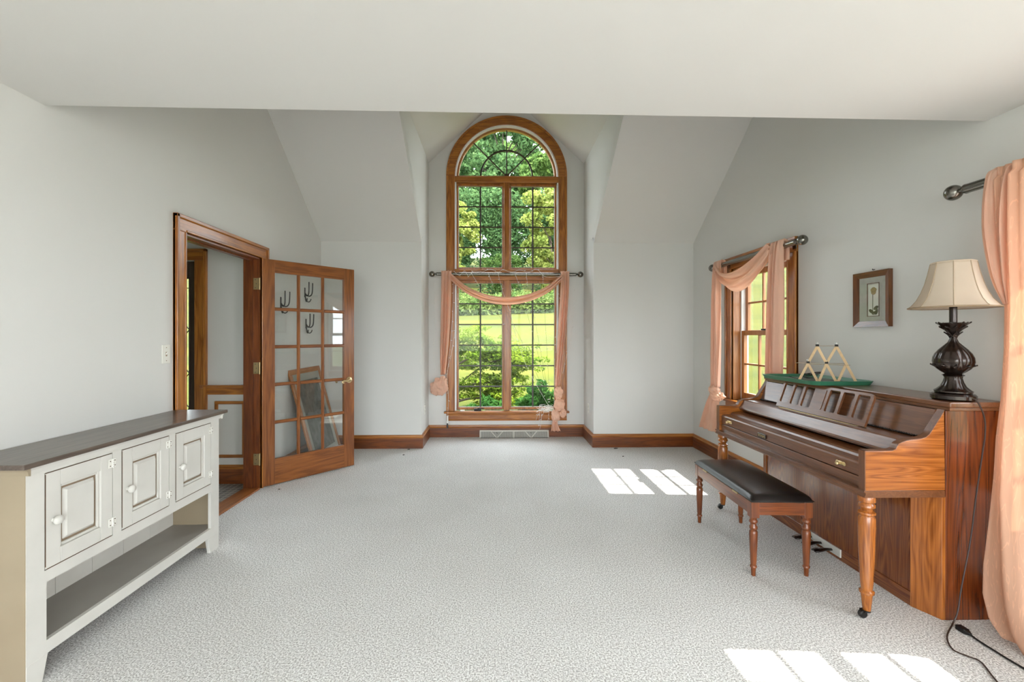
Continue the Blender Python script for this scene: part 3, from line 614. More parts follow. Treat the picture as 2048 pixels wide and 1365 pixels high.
make_tree('D', (0.6, 36.8, gz(0.6, 36.8)-0.2), 0.62, 1.1, 'small round tree at the centre of the wood edge', None)
make_tree('D', (11.5, 8.5, gz(11.5, 8.5)-0.3), 0.9, 0.3, 'tree seen through the double-hung window by the piano', None)
make_tree('A', (19, 13.5, gz(19, 13.5)-0.3), 0.75, 0.9, 'taller tree farther off through the window by the piano', None)
rng = random.Random(5); cs = []
for i in range(420):
    x = rng.uniform(-7, 11); y = rng.uniform(29.6, 32.4); cs.append((x, y, gz(x, y)+rng.uniform(0.1, 0.9), 0.6, 0.4, 0.55))
o = bpy.data.objects.new('meadow_weeds', leafmesh('meadow_weeds', cs, 60, 0.11, M['weed'], 9, 1.0, aspect=3.0)); COL.objects.link(o)
tag(o, 'tall weeds and brush along the top edge of the lawn', 'weeds', kind='stuff')
cs = []
for i in range(460):
    x = rng.uniform(-14, 18); y = rng.uniform(40.5, 41.1); h_ = rng.random()**0.8*9; cs.append((x, y, gz(x, y)+h_, 1.0, 0.8, 0.8))
o = bpy.data.objects.new('understory_brush', leafmesh('understory_brush', cs, 110, 0.17, M['leafB'], 19, 1.0, flat=0.4)); COL.objects.link(o)
tag(o, 'dense dark brush under the trees of the wood', 'brush', kind='stuff')
# maple by the window, at the lower left
mp = thing('maple', 'japanese maple with dark branches close outside the lower left panes', 'tree', (-0.9, 9.2, gz(-0.9, 9.2)))
br = [[(-0.9, 9.2, -0.4), (-0.85, 9.15, 0.1), (-0.5, 9.1, 0.55), (-0.1, 9.05, 0.8)], [(-0.85, 9.15, 0.1), (-0.95, 9.2, 0.7), (-0.7, 9.2, 1.2), (-0.3, 9.1, 1.42)], [(-0.85, 9.15, 0.2), (-0.3, 8.95, 0.42), (0.1, 8.95, 0.38), (0.35, 8.95, 0.46)],
      [(-0.95, 9.2, 0.6), (-0.6, 9.0, 0.85), (-0.15, 9.0, 1.0), (0.15, 8.95, 1.1)], [(-0.7, 9.2, 1.0), (-1.3, 9.2, 1.3), (-1.7, 9.2, 1.6)], [(-0.3, 8.95, 0.42), (-0.25, 8.95, 0.2), (0.0, 8.95, 0.12), (0.3, 8.9, 0.05)],
      [(0.1, 8.95, 0.38), (0.3, 8.95, 0.62), (0.5, 8.9, 0.78), (0.62, 8.9, 0.95)], [(-0.1, 9.05, 0.8), (0.2, 9.0, 0.9), (0.42, 8.95, 1.05)], [(-0.85, 9.15, 0.0), (-0.4, 9.0, 0.12), (0.1, 8.95, 0.1), (0.45, 8.9, 0.25)]]
m = MB()
for b in br:
    p = spline(b, 14); m.tube(p, [0.028*(1-0.75*i/14) for i in range(15)], 6)
m.build('branches', M['bark'], mp, smooth=True)
rng = random.Random(11); cs = []
for i in range(330):
    b = rng.choice(br); q = cat_rom(b, rng.uniform(0.35, 1)); cs.append((q[0]+rng.gauss(0, 0.16), q[1]+rng.gauss(0, 0.16), q[2]+rng.gauss(0.03, 0.13), 0.16, 0.16, 0.06))
o0 = Vector(mp.location); fm = leafmesh('leaves', [(c[0]-o0.x, c[1]-o0.y, c[2]-o0.z)+c[3:] for c in cs], 60, 0.032, M['leafM'], 21, 1.0, flat=1.2, aspect=2.2)
o = bpy.data.objects.new('leaves', fm); COL.objects.link(o); o.parent = mp; o['kind'] = 'stuff'
def shrub(loc, w, h, label, seed, per=46):
    r = thing('broadleaf_shrub', label, 'shrub', loc); rng = random.Random(seed); cs = []; m = MB()
    for i in range(26):
        a = rng.random()*2*PI; q = w*rng.random()**0.5; z = h*rng.uniform(0.45, 1)*(1-0.35*q/w); tip = (loc[0]+q*math.cos(a), loc[1]+q*math.sin(a), loc[2]+z)
        m.tube([loc, (lerp(loc[0], tip[0], 0.6), lerp(loc[1], tip[1], 0.6), loc[2]+z*0.5), tip], [0.012, 0.009, 0.004], 5)
        for t in (0.45, 0.65, 0.82, 1.0): cs.append((lerp(0, tip[0]-loc[0], t), lerp(0, tip[1]-loc[1], t), z*t, 0.09, 0.09, 0.07))
    m.build('stems', M['bark'], r, smooth=True)
    o = bpy.data.objects.new('leaves', leafmesh('leaves', cs, per, 0.045, M['leafS'], seed, 1.0, aspect=2.8, flat=0.3)); COL.objects.link(o); o.parent = r; o['kind'] = 'stuff'
shrub((0.72, 7.45, gz(0.72, 7.45)), 0.3, 0.95, 'dark glossy shrub outside the lower right panes', 31, 60)
shrub((-0.12, 7.6, gz(-0.12, 7.6)), 0.3, 0.66, 'lower glossy shrub outside below the window mullion', 32)
shrub((-0.95, 7.5, gz(-0.95, 7.5)), 0.3, 0.62, 'low green shrub under the maple branches', 33)
shrub((1.55, 7.5, gz(1.55, 7.5)), 0.3, 0.9, 'glossy shrub outside beyond the right casing', 34)

# ------------------------------------------------------------------ sideboard
sb = thing('sideboard', 'cream distressed sideboard with dark wood top and three panelled doors', 'sideboard', (-1.9, 2.34, 0))
sx0, sx1, sy0, sy1 = -2.035, -1.75, 1.742, 2.935
MB().box(-2.055, -1.722, 1.707, 2.985, 0.846, 0.866).build('top', TOPW['y'], sb, bevel=0.003)
MB().prism([(0, 0), (0.020, 0), (0.012, -0.012), (0.008, -0.028), (0, -0.03)], lambda u, v: (sx1+u, sy0-0.0, 0.846+v), (0, sy1-sy0, 0)).build('top_moulding', M['cream'], sb)
MB().prism([(0, 0), (0.020, 0), (0.012, -0.012), (0.008, -0.028), (0, -0.03)], lambda u, v: (sx0, sy0-u, 0.846+v), (sx1+0.018-sx0, 0, 0)).build('top_moulding', M['sidetan_shaded'], sb)
MB().prism([(0, 0), (0.020, 0), (0.012, -0.012), (0.008, -0.028), (0, -0.03)], lambda u, v: (sx0, sy1+u, 0.846+v), (sx1+0.02-sx0, 0, 0)).build('top_moulding', M['cream'], sb)
MB().box(sx0, sx1-0.0015, sy0-0.002, sy0+0.018, 0.0, 0.846).build('side_panel', M['sidetan_shaded'], sb)
MB().box(sx0, sx1-0.018, sy1-0.018, sy1, 0.0, 0.846).build('side_panel', M['sidetan_shaded'], sb)
DR = [(1.815, 2.127), (2.181, 2.491), (2.543, 2.853)]; dz0, dz1 = 0.428, 0.803; ob0, ob1 = 1.82, 2.855
m = MB()
for a, b in ((sy0, DR[0][0]-0.003), (DR[0][1]+0.003, DR[1][0]-0.003), (DR[1][1]+0.003, DR[2][0]-0.003), (DR[2][1]+0.003, sy1)): m.box(sx1-0.018, sx1, a, b, dz0-0.003, dz1+0.003)
m.box(sx1-0.018, sx1, sy0, sy1, dz1+0.003, 0.846).box(sx1-0.018, sx1, sy0, sy1, 0.378, dz0-0.003)
m.box(sx1-0.018, sx1, sy0, ob0, 0.15, 0.378).box(sx1-0.018, sx1, ob1, sy1, 0.15, 0.378)
m.build('face_frame', M['cream'], sb)
m = MB().box(sx1-0.018, sx1, sy0, sy1, 0.098, 0.15)
m.build('bottom_rail', M['cream'], sb)
for a, b, e in ((sy0, sy0+0.085, 1), (sy1-0.11, sy1, -1)):
    pts = [(a, 0.098), (b, 0.098), (b-0.022, 0.0), (a, 0.0)] if e > 0 else [(a, 0.098), (b, 0.098), (b, 0.0), (a+0.022, 0.0)]
    MB().prism(pts, lambda u, v: (sx1-0.02, u, v), (0.02, 0, 0)).build('foot', M['cream'], sb, bevel=0.002)
MB().box(sx0, sx1-0.02, sy0+0.018, sy1-0.018, 0.132, 0.150).build('shelf', M['shelfgrey'], sb)
MB().box(sx0, sx1-0.02, sy0+0.018, sy1-0.018, 0.378, 0.395).build('cabinet_floor', M['cream'], sb)
for i in range(6):
    a = sy0+0.018+i*(sy1-sy0-0.036)/6; MB().box(sx0+0.0, sx0+0.012, a+0.001, a+(sy1-sy0-0.036)/6-0.0015, 0.150, 0.378).build('back_plank', M['cream'], sb)
MB().box(sx0-0.006, sx0-0.001, sy0, sy1, 0.1, 0.84).build('back_panel', M['glaze'], sb)
MB().box(sx1-0.03, sx1-0.019, sy0+0.05, sy1-0.05, dz0-0.01, dz1+0.01).build('cabinet_shade_liner', M['glaze'], sb)  # dark sheet painting shade and brown glaze into the door gaps
def rrect(y0, y1, z0, z1, r, n=4):
    P = []
    for cy, cz, a0 in ((y1-r, z1-r, 0), (y0+r, z1-r, PI/2), (y0+r, z0+r, PI), (y1-r, z0+r, 1.5*PI)):
        for i in range(n+1): a = a0+PI/2*i/n; P.append((cy+r*math.cos(a), cz+r*math.sin(a)))
    return P
def hframe(m, o, i, x0, x1):
    """rectangular frame between outer rect o and inner rect i (y0,y1,z0,z1)"""
    m.box(x0, x1, o[0], i[0], o[2], o[3]).box(x0, x1, i[1], o[1], o[2], o[3]).box(x0, x1, i[0], i[1], o[2], i[2]).box(x0, x1, i[0], i[1], i[3], o[3]); return m
for k, (a, b) in enumerate(DR):
    d = hframe(MB(), (a, b, dz0, dz1), (a+0.062, b-0.062, dz0+0.062, dz1-0.062), sx1-0.018, sx1+0.001).build('door', M['cream'], sb, bevel=0.0025)
    i = 0.062
    hframe(MB(), (a+i, b-i, dz0+i, dz1-i), (a+i+0.012, b-i-0.012, dz0+i+0.012, dz1-i-0.012), sx1-0.018, sx1-0.006).build('panel_bead', M['cream'], d, bevel=0.004)
    MB().box(sx1-0.018, sx1-0.013, a+i+0.01, b-i-0.01, dz0+i+0.01, dz1-i-0.01).build('panel_groove', M['grooveglaze'], d)
    j = i+0.018; u = (a+j, b-j, dz0+j, dz1-j); v = (a+j+0.014, b-j-0.014, dz0+j+0.014, dz1-j-0.014)
    P0 = rrect(*u, 0.004); P1 = rrect(*v, 0.006); n = len(P0)
    MB().add([(sx1-0.016, y, z) for y, z in P0]+[(sx1-0.002, y, z) for y, z in P1], [(q, (q+1) % n, n+(q+1) % n, n+q) for q in range(n)]+[tuple(range(n, 2*n))]).build('raised_panel', M['cream'], d)
    # worn brown glaze lines along the door edge and the panel
    g = MB().box(sx1+0.0005, sx1+0.0016, a-0.002, a+0.0012, dz0+0.01, dz1-0.004).box(sx1+0.0005, sx1+0.0016, a+0.004, b-0.006, dz0-0.002, dz0+0.0012).box(sx1+0.0005, sx1+0.0016, a, b-0.004, dz1-0.001, dz1+0.002)
    g.build('glaze_line', M['glaze'], d)
    kb = MB().lathe([(0.0, 0), (0.009, 0), (0.008, 0.007), (0.011, 0.010), (0.016, 0.013), (0.0185, 0.018), (0.0185, 0.023), (0.016, 0.028), (0.010, 0.0315), (0, 0.0325)], (sx1+0.001, a+0.032, (dz0+dz1)/2-0.005), 18, axis='x').build('knob', M['cream'], d, smooth=True, angle=50)
    for zz in (dz0+0.06, dz1-0.045):
        h = MB().box(sx1+0.001, sx1+0.003, b-0.022, b-0.002, zz-0.019, zz+0.019).box(sx1+0.0005, sx1+0.003, b+0.003, b+0.017, zz-0.019, zz+0.019).lathe([(0.0035, -0.02), (0.0035, 0.02)], (sx1+0.003, b+0.0005, zz), 8).build('hinge', M['white'], d, bevel=0.0008)
        m = MB()
        for yy in (b-0.014, b+0.011):
            for dzz in (-0.011, 0.011): m.lathe([(0.0025, 0), (0.0025, 0.0012)], (sx1+0.003, yy, zz+dzz), 6, axis='x')
        for q in range(4): m.box(sx1+0.0064, sx1+0.0069, b-0.002, b+0.003, zz-0.015+q*0.009, zz-0.013+q*0.009)
        m.build('hinge_screw', M['glaze'], d)

# ------------------------------------------------------------------ piano
pn = thing('upright_piano', 'oak and walnut console piano with closed fallboard and turned front legs', 'piano', (2.08, 2.81, 0))
PA, PB = 2.10, 3.52; PX = 2.405
prof = [(1.745, 0.612), (1.745, 0.798), (1.83, 0.798)] + [cat_rom([(1.83, 0.798), (1.885, 0.802), (1.905, 0.83), (1.95, 0.848), (2.0, 0.853), (2.045, 0.868), (2.075, 0.91), (2.105, 0.955), (2.125, 0.988)], i/20)[:2] for i in range(1, 21)] + [(2.13, 0.612)]
for a, b in ((PA, PA+0.034), (PB-0.034, PB)):
    arm = MB().prism(prof, lambda u, v: (u, a, v), (0, b-a, 0)).build('arm', OAK['x'], pn, bevel=0.002)
    cap = prof[1:-1]
    m = MB(); n = len(cap)
    m.add([(u, a-0.001, v+0.0005) for u, v in cap]+[(u, b+0.001, v+0.0005) for u, v in cap]+[(u, a-0.001, v+0.004) for u, v in cap]+[(u, b+0.001, v+0.004) for u, v in cap],
          [(i, i+1, n+i+1, n+i) for i in range(n-1)]+[(2*n+i, 3*n+i, 3*n+i+1, 2*n+i+1) for i in range(n-1)]+[(i, 2*n+i, 2*n+i+1, i+1) for i in range(n-1)]+[(n+i, n+i+1, 3*n+i+1, 3*n+i) for i in range(n-1)])
    m.build('arm_cap', WALN['x'], arm, smooth=True)
    MB().box(1.741, 1.746, a-0.001, b+0.001, 0.612, 0.80).build('arm_front', WALN['z'], arm)
for a, b, e in ((PA-0.004, PA+0.03, -1), (PB-0.03, PB+0.004, 1)):
    MB().box(2.128, PX, min(a, b), max(a, b), 0.0, 0.988).build('case_side', PSIDE['z'], pn, bevel=0.002)
lid = MB().box(2.136, PX+0.008, PA-0.016, PB+0.016, 0.9885, 1.004).build('lid_moulding', WALN['y'], pn, bevel=0.003)
MB().box(2.128, PX+0.010, PA-0.024, PB+0.024, 1.004, 1.031).build('lid', WALN['y'], pn, bevel=0.006)
MB().prism([(1.735, 0.582), (1.735, 0.590), (1.740, 0.594), (1.740, 0.604), (1.733, 0.608), (1.733, 0.613), (2.12, 0.613), (2.12, 0.582)], lambda u, v: (u, PA-0.008, v), (0, PB-PA+0.016, 0)).build('keybed', WALN['y'], pn)
ia, ib = PA+0.036, PB-0.036
MB().box(1.762, 1.80, ia, ib, 0.613, 0.662).build('key_slip', WALN['y'], pn, bevel=0.002)
fb = MB().prism([(1.764, 0.667), (1.762, 0.722), (1.766, 0.730), (1.776, 0.734), (1.83, 0.736), (1.837, 0.746), (1.85, 0.752), (1.90, 0.755), (1.93, 0.757), (1.93, 0.72), (1.78, 0.715), (1.78, 0.667)], lambda u, v: (u, ia, v), (0, ib-ia, 0)).build('fallboard', WALN['y'], pn)
for yy in (3.36, 2.27):
    k = MB().ball((1.7585, yy, 0.697), 0.024, 14, 8, (0.12, 1.0, 0.42)).ball((1.7585, yy-0.022, 0.697), 0.012, 12, 8, (0.18, 1, 0.9)).ball((1.7585, yy+0.022, 0.697), 0.012, 12, 8, (0.18, 1, 0.9)).build('pull_plate', M['brass'], fb, smooth=True)
    MB().lathe([(0.004, 0), (0.004, -0.010), (0.009, -0.014), (0.010, -0.019), (0.006, -0.024), (0.0, -0.025)], (1.757, yy, 0.697), 12, axis='x').build('pull_knob', M['brass'], k, smooth=True)
m = MB().box(1.756, 1.762, 2.905, 2.995, 0.672, 0.70); np_ = m.build('nameplate', M['bronze'], fb, bevel=0.002)
m = MB()
for i in range(6):
    y = 2.983-i*0.0132; m.box(1.7545, 1.757, y-0.0035, y-0.0012, 0.678, 0.694)
    if i % 2: m.box(1.7545, 1.757, y-0.0075, y-0.0035, 0.678, 0.681)
    else: m.box(1.7545, 1.757, y-0.0075, y-0.0035, 0.684, 0.687)
m.build('raised_strokes', M['brass'], np_)
MB().prism([(1.905, 0.772), (1.900, 0.782), (1.903, 0.792), (1.930, 0.834), (1.936, 0.843), (1.95, 0.847), (1.96, 0.847), (1.96, 0.76), (1.93, 0.76)], lambda u, v: (u, ia, v), (0, ib-ia, 0)).build('name_board', WALN['y'], pn)
MB().box(1.96, 2.085, ia, ib, 0.825, 0.8472).build('desk_shelf', WALN['y'], pn)
MB().prism([(2.068, 0.847), (2.118, 0.988), (2.136, 0.988), (2.086, 0.847)], lambda u, v: (u, ia, v), (0, ib-ia, 0)).build('upper_panel', WALN['y'], pn)
m = MB()
for i in range(96): m.ball((2.063, ia+0.012+i*(ib-ia-0.024)/95, 0.8535), 0.0058, 8, 6)
o = m.build('bead_moulding', M['bronze'], pn, smooth=True); o['kind'] = 'stuff'
# music desk
md = thing  # (name kept free)
Y0, Y1 = 2.405, 3.172
def dk(y, t, d=0.0): return (2.004+0.062*t-0.012*d*1.0+0.0, y, 0.848+0.175*t+0.004*d)
def dprism(pts, d0, d1): return MB().prism(pts, lambda u, v: dk(u, v, d0), Vector(dk(0, 0, d1))-Vector(dk(0, 0, d0)))
def rr2(y0, y1, t0, t1, ry, n=4):
    rt = ry/0.186; P = []
    for cy, ct, a0 in ((y1-ry, t1-rt, 0), (y0+ry, t1-rt, PI/2), (y0+ry, t0+rt, PI), (y1-ry, t0+rt, 1.5*PI)):
        for i in range(n+1): a = a0+PI/2*i/n; P.append((cy+ry*math.cos(a), ct+rt*math.sin(a)))
    return P
outer = [(Y0, 0.0), (Y1, 0.0), (Y1, 0.85)] + [(Y1-0.03+0.03*math.cos(a), 0.84+0.16*math.sin(a)) for a in (0.4, 0.8, 1.2, 1.57)] + [(Y0+0.03-0.03*math.cos(a), 0.84+0.16*math.sin(a)) for a in (1.57, 1.2, 0.8, 0.4)] + [(Y0, 0.85)]
st = 0.022; ow = (Y1-Y0-st*8)/7; hs = []
for i in range(7):
    a = Y0+st+i*(ow+st)
    if i == 3: continue
    hs.append(rr2(a, a+ow, 0.19, 0.92, 0.010))
dsk = slab('music_desk', outer, lambda u, v: dk(u, v, 1), Vector(dk(0, 0, 0))-Vector(dk(0, 0, 1)), WALN['y'], holes=hs, parent=pn)
a = Y0+st+3*(ow+st); dprism(rr2(a+0.003, a+ow-0.003, 0.21, 0.89, 0.008), 1.25, 1.0).build('desk_panel', WALN['y'], dsk)
MB().bar(dk(Y0+0.04, -0.03, 1), dk(Y1-0.04, -0.03, 1), 0.008, 0.006).build('desk_ledge', M['brass'], dsk)
# lower front, chamfered corner posts, plinth, legs, pedals
MB().box(2.072, 2.09, 2.215, 3.405, 0.07, 0.582).build('bottom_board', PFR['z'], pn)
MB().box(2.066, 2.09, 2.205, 3.415, 0.0, 0.07).build('plinth', PFR['y'], pn, bevel=0.002)
MB().prism([(2.064, 2.212), (2.112, 2.098), (2.130, 2.098), (2.130, 2.215)], lambda u, v: (u, v, 0.0), (0, 0, 0.582)).build('corner_post', OAK['z'], pn, bevel=0.002)
MB().prism([(2.064, 3.408), (2.112, 3.522), (2.130, 3.522), (2.130, 3.405)], lambda u, v: (u, v, 0.0), (0, 0, 0.582)).build('corner_post', OAK['z'], pn, bevel=0.002)
LEG = [(0.033, 0.582), (0.036, 0.575), (0.036, 0.556), (0.028, 0.550), (0.034, 0.542), (0.035, 0.530), (0.027, 0.524), (0.025, 0.512), (0.036, 0.505), (0.037, 0.497), (0.030, 0.490), (0.035, 0.478), (0.036, 0.43), (0.033, 0.32), (0.026, 0.17), (0.023, 0.135), (0.031, 0.128), (0.031, 0.119), (0.024, 0.114), (0.022, 0.09), (0.018, 0.05), (0.016, 0.035)]
for yy in (2.128, 3.49):
    lg = MB().lathe(LEG[::-1], (1.775, yy, 0), 24).build('leg', OAK['z'], pn, smooth=True, angle=45)
    c = MB().lathe([(0.0, -0.012), (0.014, -0.012), (0.018, -0.008), (0.018, 0.008), (0.014, 0.012), (0, 0.012)], (1.755, yy, 0.019), 16, axis='y').box(1.752, 1.782, yy-0.016, yy+0.016, 0.03, 0.037).build('caster', M['black'], lg, smooth=True)
MB().box(2.058, 2.0665, 2.66, 2.98, 0.02, 0.068).build('pedal_plate', M['cream'], pn, bevel=0.002)
for yy in (2.73, 2.82, 2.91):
    P = spline([(2.06, yy, 0.036), (2.02, yy, 0.038), (1.975, yy, 0.036), (1.945, yy, 0.030)], 12)
    m = MB(); 
    m.grid(lambda u, v: (cat_rom(P, u)[0], yy+(v-0.5)*2*(0.009+0.015*max(0, math.sin(min(1, u*1.15)*PI*0.62))**3)*(1 if u < 0.93 else 0.6), cat_rom(P, u)[2]+0.006*math.cos((v-0.5)*PI)), 14, 6)
    m.build('pedal', M['bronze'], pn, smooth=True, solid=0.008)

# ------------------------------------------------------------------ bench
bn = thing('piano_bench', 'wooden piano bench with black padded vinyl top and turned legs', 'bench', (1.612, 2.873, 0), (0, 0, math.radians(-2.0)), local=True)
BL = [(0.011, 0.0), (0.013, 0.045), (0.018, 0.048), (0.018, 0.056), (0.014, 0.06), (0.016, 0.075), (0.020, 0.17), (0.0225, 0.235), (0.021, 0.25), (0.0155, 0.257), (0.021, 0.264), (0.022, 0.275), (0.016, 0.284), (0.015, 0.293), (0.022, 0.300), (0.022, 0.309), (0.017, 0.316), (0.020, 0.33)]
for ax in (-1, 1):
    for ay in (-1, 1):
        lg = MB().lathe(BL, (ax*0.147, ay*0.362, 0), 20).build('leg', BENCH['z'], bn, smooth=True, angle=45)
        MB().box(ax*0.147-0.023, ax*0.147+0.023, ay*0.362-0.023, ay*0.362+0.023, 0.328, 0.417).build('leg_block', BENCH['z'], lg, bevel=0.003)
for ay in (-1, 1): MB().box(-0.125, 0.125, ay*0.374-0.009, ay*0.374+0.009, 0.345, 0.415).build('apron', BENCH['x'], bn, bevel=0.002)
for ax in (-1, 1): MB().box(ax*0.159-0.009, ax*0.159+0.009, -0.34, 0.34, 0.345, 0.415).build('apron', BENCH['y'], bn, bevel=0.002)
for yy in (0.22, -0.2): MB().box(-0.172, -0.167, yy-0.03, yy+0.03, 0.408, 0.419).build('lid_hinge', M['hinge'], bn)
MB().box(-0.168, 0.168, -0.388, 0.388, 0.417, 0.423).build('seat_lid', M['black'], bn)
def pad(u, v):
    x = (u-0.5)*2; y = (v-0.5)*2
    ex = math.copysign(min(1, abs(x))**0.9, x); ey = math.copysign(abs(y)**0.95, y)
    h = (max(0, 1-abs(x)**7)*max(0, 1-abs(y)**14))**0.45
    return (ex*0.174, ey*0.394, 0.424+0.034*h+0.005*(1-x*x)*(1-y*y))
c = MB().grid(pad, 24, 40); c.box(-0.172, 0.172, -0.392, 0.392, 0.4225, 0.428); c.build('cushion', M['leather'], bn, smooth=True, angle=60)

# ------------------------------------------------------------------ lamp on the piano
LX, LY, LZ = 2.235, 2.165, 1.0325
lp = thing('table_lamp', 'dark bronze urn table lamp with a bell shaped cream shade', 'lamp', (LX, LY, LZ))
c0 = (LX, LY, LZ)
sq = lambda t, i, r, z: 1+0.07*abs(math.cos(2*t))**3
MB().lathe([(0.0, 0.0), (0.076, 0.0), (0.084, 0.006), (0.084, 0.022), (0.077, 0.03), (0.066, 0.032), (0.070, 0.037), (0.070, 0.042), (0.0, 0.042)], c0, 48, sq).build('base', M['bronze'], lp, smooth=True)
fl = lambda t, i, r, z: 1+0.07*abs(math.sin(5*t))
MB().lathe([(0.068, 0.042), (0.058, 0.050), (0.045, 0.064), (0.036, 0.085), (0.031, 0.105), (0.033, 0.113), (0.040, 0.118), (0.036, 0.122), (0.028, 0.125)], c0, 60, fl).build('pedestal', M['bronze'], lp, smooth=True)
gd = lambda t, i, r, z: 1+0.075*abs(math.sin(5*t+i*0.05))-0.02
MB().lathe([(0.028, 0.124), (0.045, 0.136), (0.060, 0.150), (0.070, 0.166), (0.074, 0.184), (0.072, 0.204), (0.064, 0.224), (0.050, 0.244), (0.034, 0.262), (0.020, 0.278), (0.013, 0.296), (0.012, 0.318)], c0, 80, gd).build('urn', M['bronze'], lp, smooth=True)
def leafring(z0, r0, r1, z1, n, w, tilt=0.0):
    m = MB()
    for k in range(n):
        t = 2*PI*k/n+tilt; d = Vector((math.cos(t), math.sin(t), 0)); s = Vector((-math.sin(t), math.cos(t), 0))
        def f(u, v, d=d, s=s):
            r = lerp(r0, r1, u); ww = w*math.sin(PI*min(0.98, 0.25+0.75*u))**0.8 if u < 1 else 0.001
            return Vector(c0)+d*(r+0.012*u*u)+s*ww*(v-0.5)*2+Vector((0, 0, lerp(z0, z1, u**0.8)+0.006*math.cos((v-0.5)*PI)))
        m.grid(f, 6, 4)
    return m
cup = MB().lathe([(0.012, 0.315), (0.016, 0.322), (0.030, 0.338), (0.044, 0.356), (0.054, 0.368), (0.058, 0.372), (0.03, 0.376), (0.0, 0.377)], c0, 40, lambda t, i, r, z: 1+0.06*abs(math.sin(4*t))).build('leaf_cup', M['bronze'], lp, smooth=True)
for a in ((0.322, 0.015, 0.040, 0.352, 8, 0.015, 0.2), (0.34, 0.025, 0.052, 0.372, 8, 0.020, 0.6), (0.148, 0.052, 0.072, 0.166, 10, 0.016, 0.3), (0.300, 0.013, 0.022, 0.325, 6, 0.008, 0.1)):
    leafring(*a).build('leaf_ring', M['bronze'], cup, smooth=True, solid=0.002)
MB().lathe([(0.015, 0.372), (0.015, 0.470), (0.019, 0.472), (0.019, 0.50), (0, 0.50)], c0, 16).build('stem', M['bronze'], lp, smooth=True)
bell = [(0.166, 0.446), (0.152, 0.458), (0.132, 0.485), (0.115, 0.522), (0.101, 0.565), (0.090, 0.612), (0.082, 0.655), (0.079, 0.668)]
oct_ = lambda t, i, r, z: math.cos(PI/8)/math.cos((t % (PI/4))-PI/8)*0.6+0.4
m = MB(); seg = 64; v = []
for r, z in bell:
    for k in range(seg):
        t = 2*PI*k/seg; rr = r*oct_(t, 0, r, z); v.append((LX+rr*math.cos(t), LY+rr*math.sin(t), LZ+z))
n = len(bell); m.add(v, [(i*seg+k, i*seg+(k+1) % seg, (i+1)*seg+(k+1) % seg, (i+1)*seg+k) for i in range(n-1) for k in range(seg)])
sh = m.build('shade', M['shade'], lp, smooth=True, solid=0.003, angle=60)
for rr, zz in ((0.1665, 0.447), (0.0800, 0.667)):
    P = [(LX+rr*oct_(2*PI*k/64, 0, 0, 0)*math.cos(2*PI*k/64), LY+rr*oct_(2*PI*k/64, 0, 0, 0)*math.sin(2*PI*k/64), LZ+zz) for k in range(64)]
    MB().tube(P, 0.0038, 6, True).build('shade_trim', M['shadetrim'] if rr > 0.1 else M['shade'], sh, smooth=True)
m = MB()
for k in range(8):
    t = PI/4*k
    for (r, z), (r2, z2) in zip(bell[:-1], bell[1:]): pass
    m.tube([(LX+(r+0.0022)*oct_(t, 0, 0, 0)*math.cos(t), LY+(r+0.0022)*oct_(t, 0, 0, 0)*math.sin(t), LZ+z) for r, z in bell], 0.0018, 5)
o = m.build('shade_seam', plain('seam_thread', rgb(178, 158, 132), 0.8), sh, smooth=True); o['kind'] = 'stuff'
lc = spline([(2.235, 2.09, 1.046), (2.245, 2.066, 1.040), (2.272, 2.058, 0.965), (2.28, 2.062, 0.883), (2.273, 2.066, 0.80), (2.244, 2.07, 0.58), (2.22, 2.07, 0.395), (2.173, 2.068, 0.164), (2.152, 2.064, 0.06), (2.118, 2.055, 0.008), (2.01, 1.974, 0.006), (1.953, 1.895, 0.006), (1.972, 1.852, 0.006), (1.992, 1.817, 0.006), (1.945, 1.721, 0.006), (1.90, 1.60, 0.006), (1.95, 1.40, 0.006)], 90)
o = MB().tube(lc, 0.0032, 6).build('cord', plain('brown_cord', rgb(52, 36, 26), 0.5), lp, smooth=True); o['label'] = 'thin brown cord running down to the carpet'
ec = thing('extension_cord', 'black extension cord ending in a socket on the carpet under the curtain', 'cord', (2.12, 1.9, 0))
MB().tube(spline([(2.121, 1.985, 0.012), (2.12, 1.95, 0.007), (2.121, 1.879, 0.006), (2.126, 1.778, 0.006), (2.16, 1.6, 0.006), (2.2, 1.35, 0.006)], 24), 0.0042, 6).build('cable', M['black'], ec, smooth=True)
MB().box(2.108, 2.136, 1.995, 2.035, 0.001, 0.022).add([(2.110, 1.995, 0.002), (2.134, 1.995, 0.002), (2.134, 1.995, 0.021), (2.110, 1.995, 0.021), (2.117, 1.975, 0.006), (2.126, 1.975, 0.006), (2.126, 1.975, 0.016), (2.117, 1.975, 0.016)], [(0, 1, 5, 4), (1, 2, 6, 5), (2, 3, 7, 6), (3, 0, 4, 7), (4, 5, 6, 7)]).build('socket', M['black'], ec, bevel=0.003)

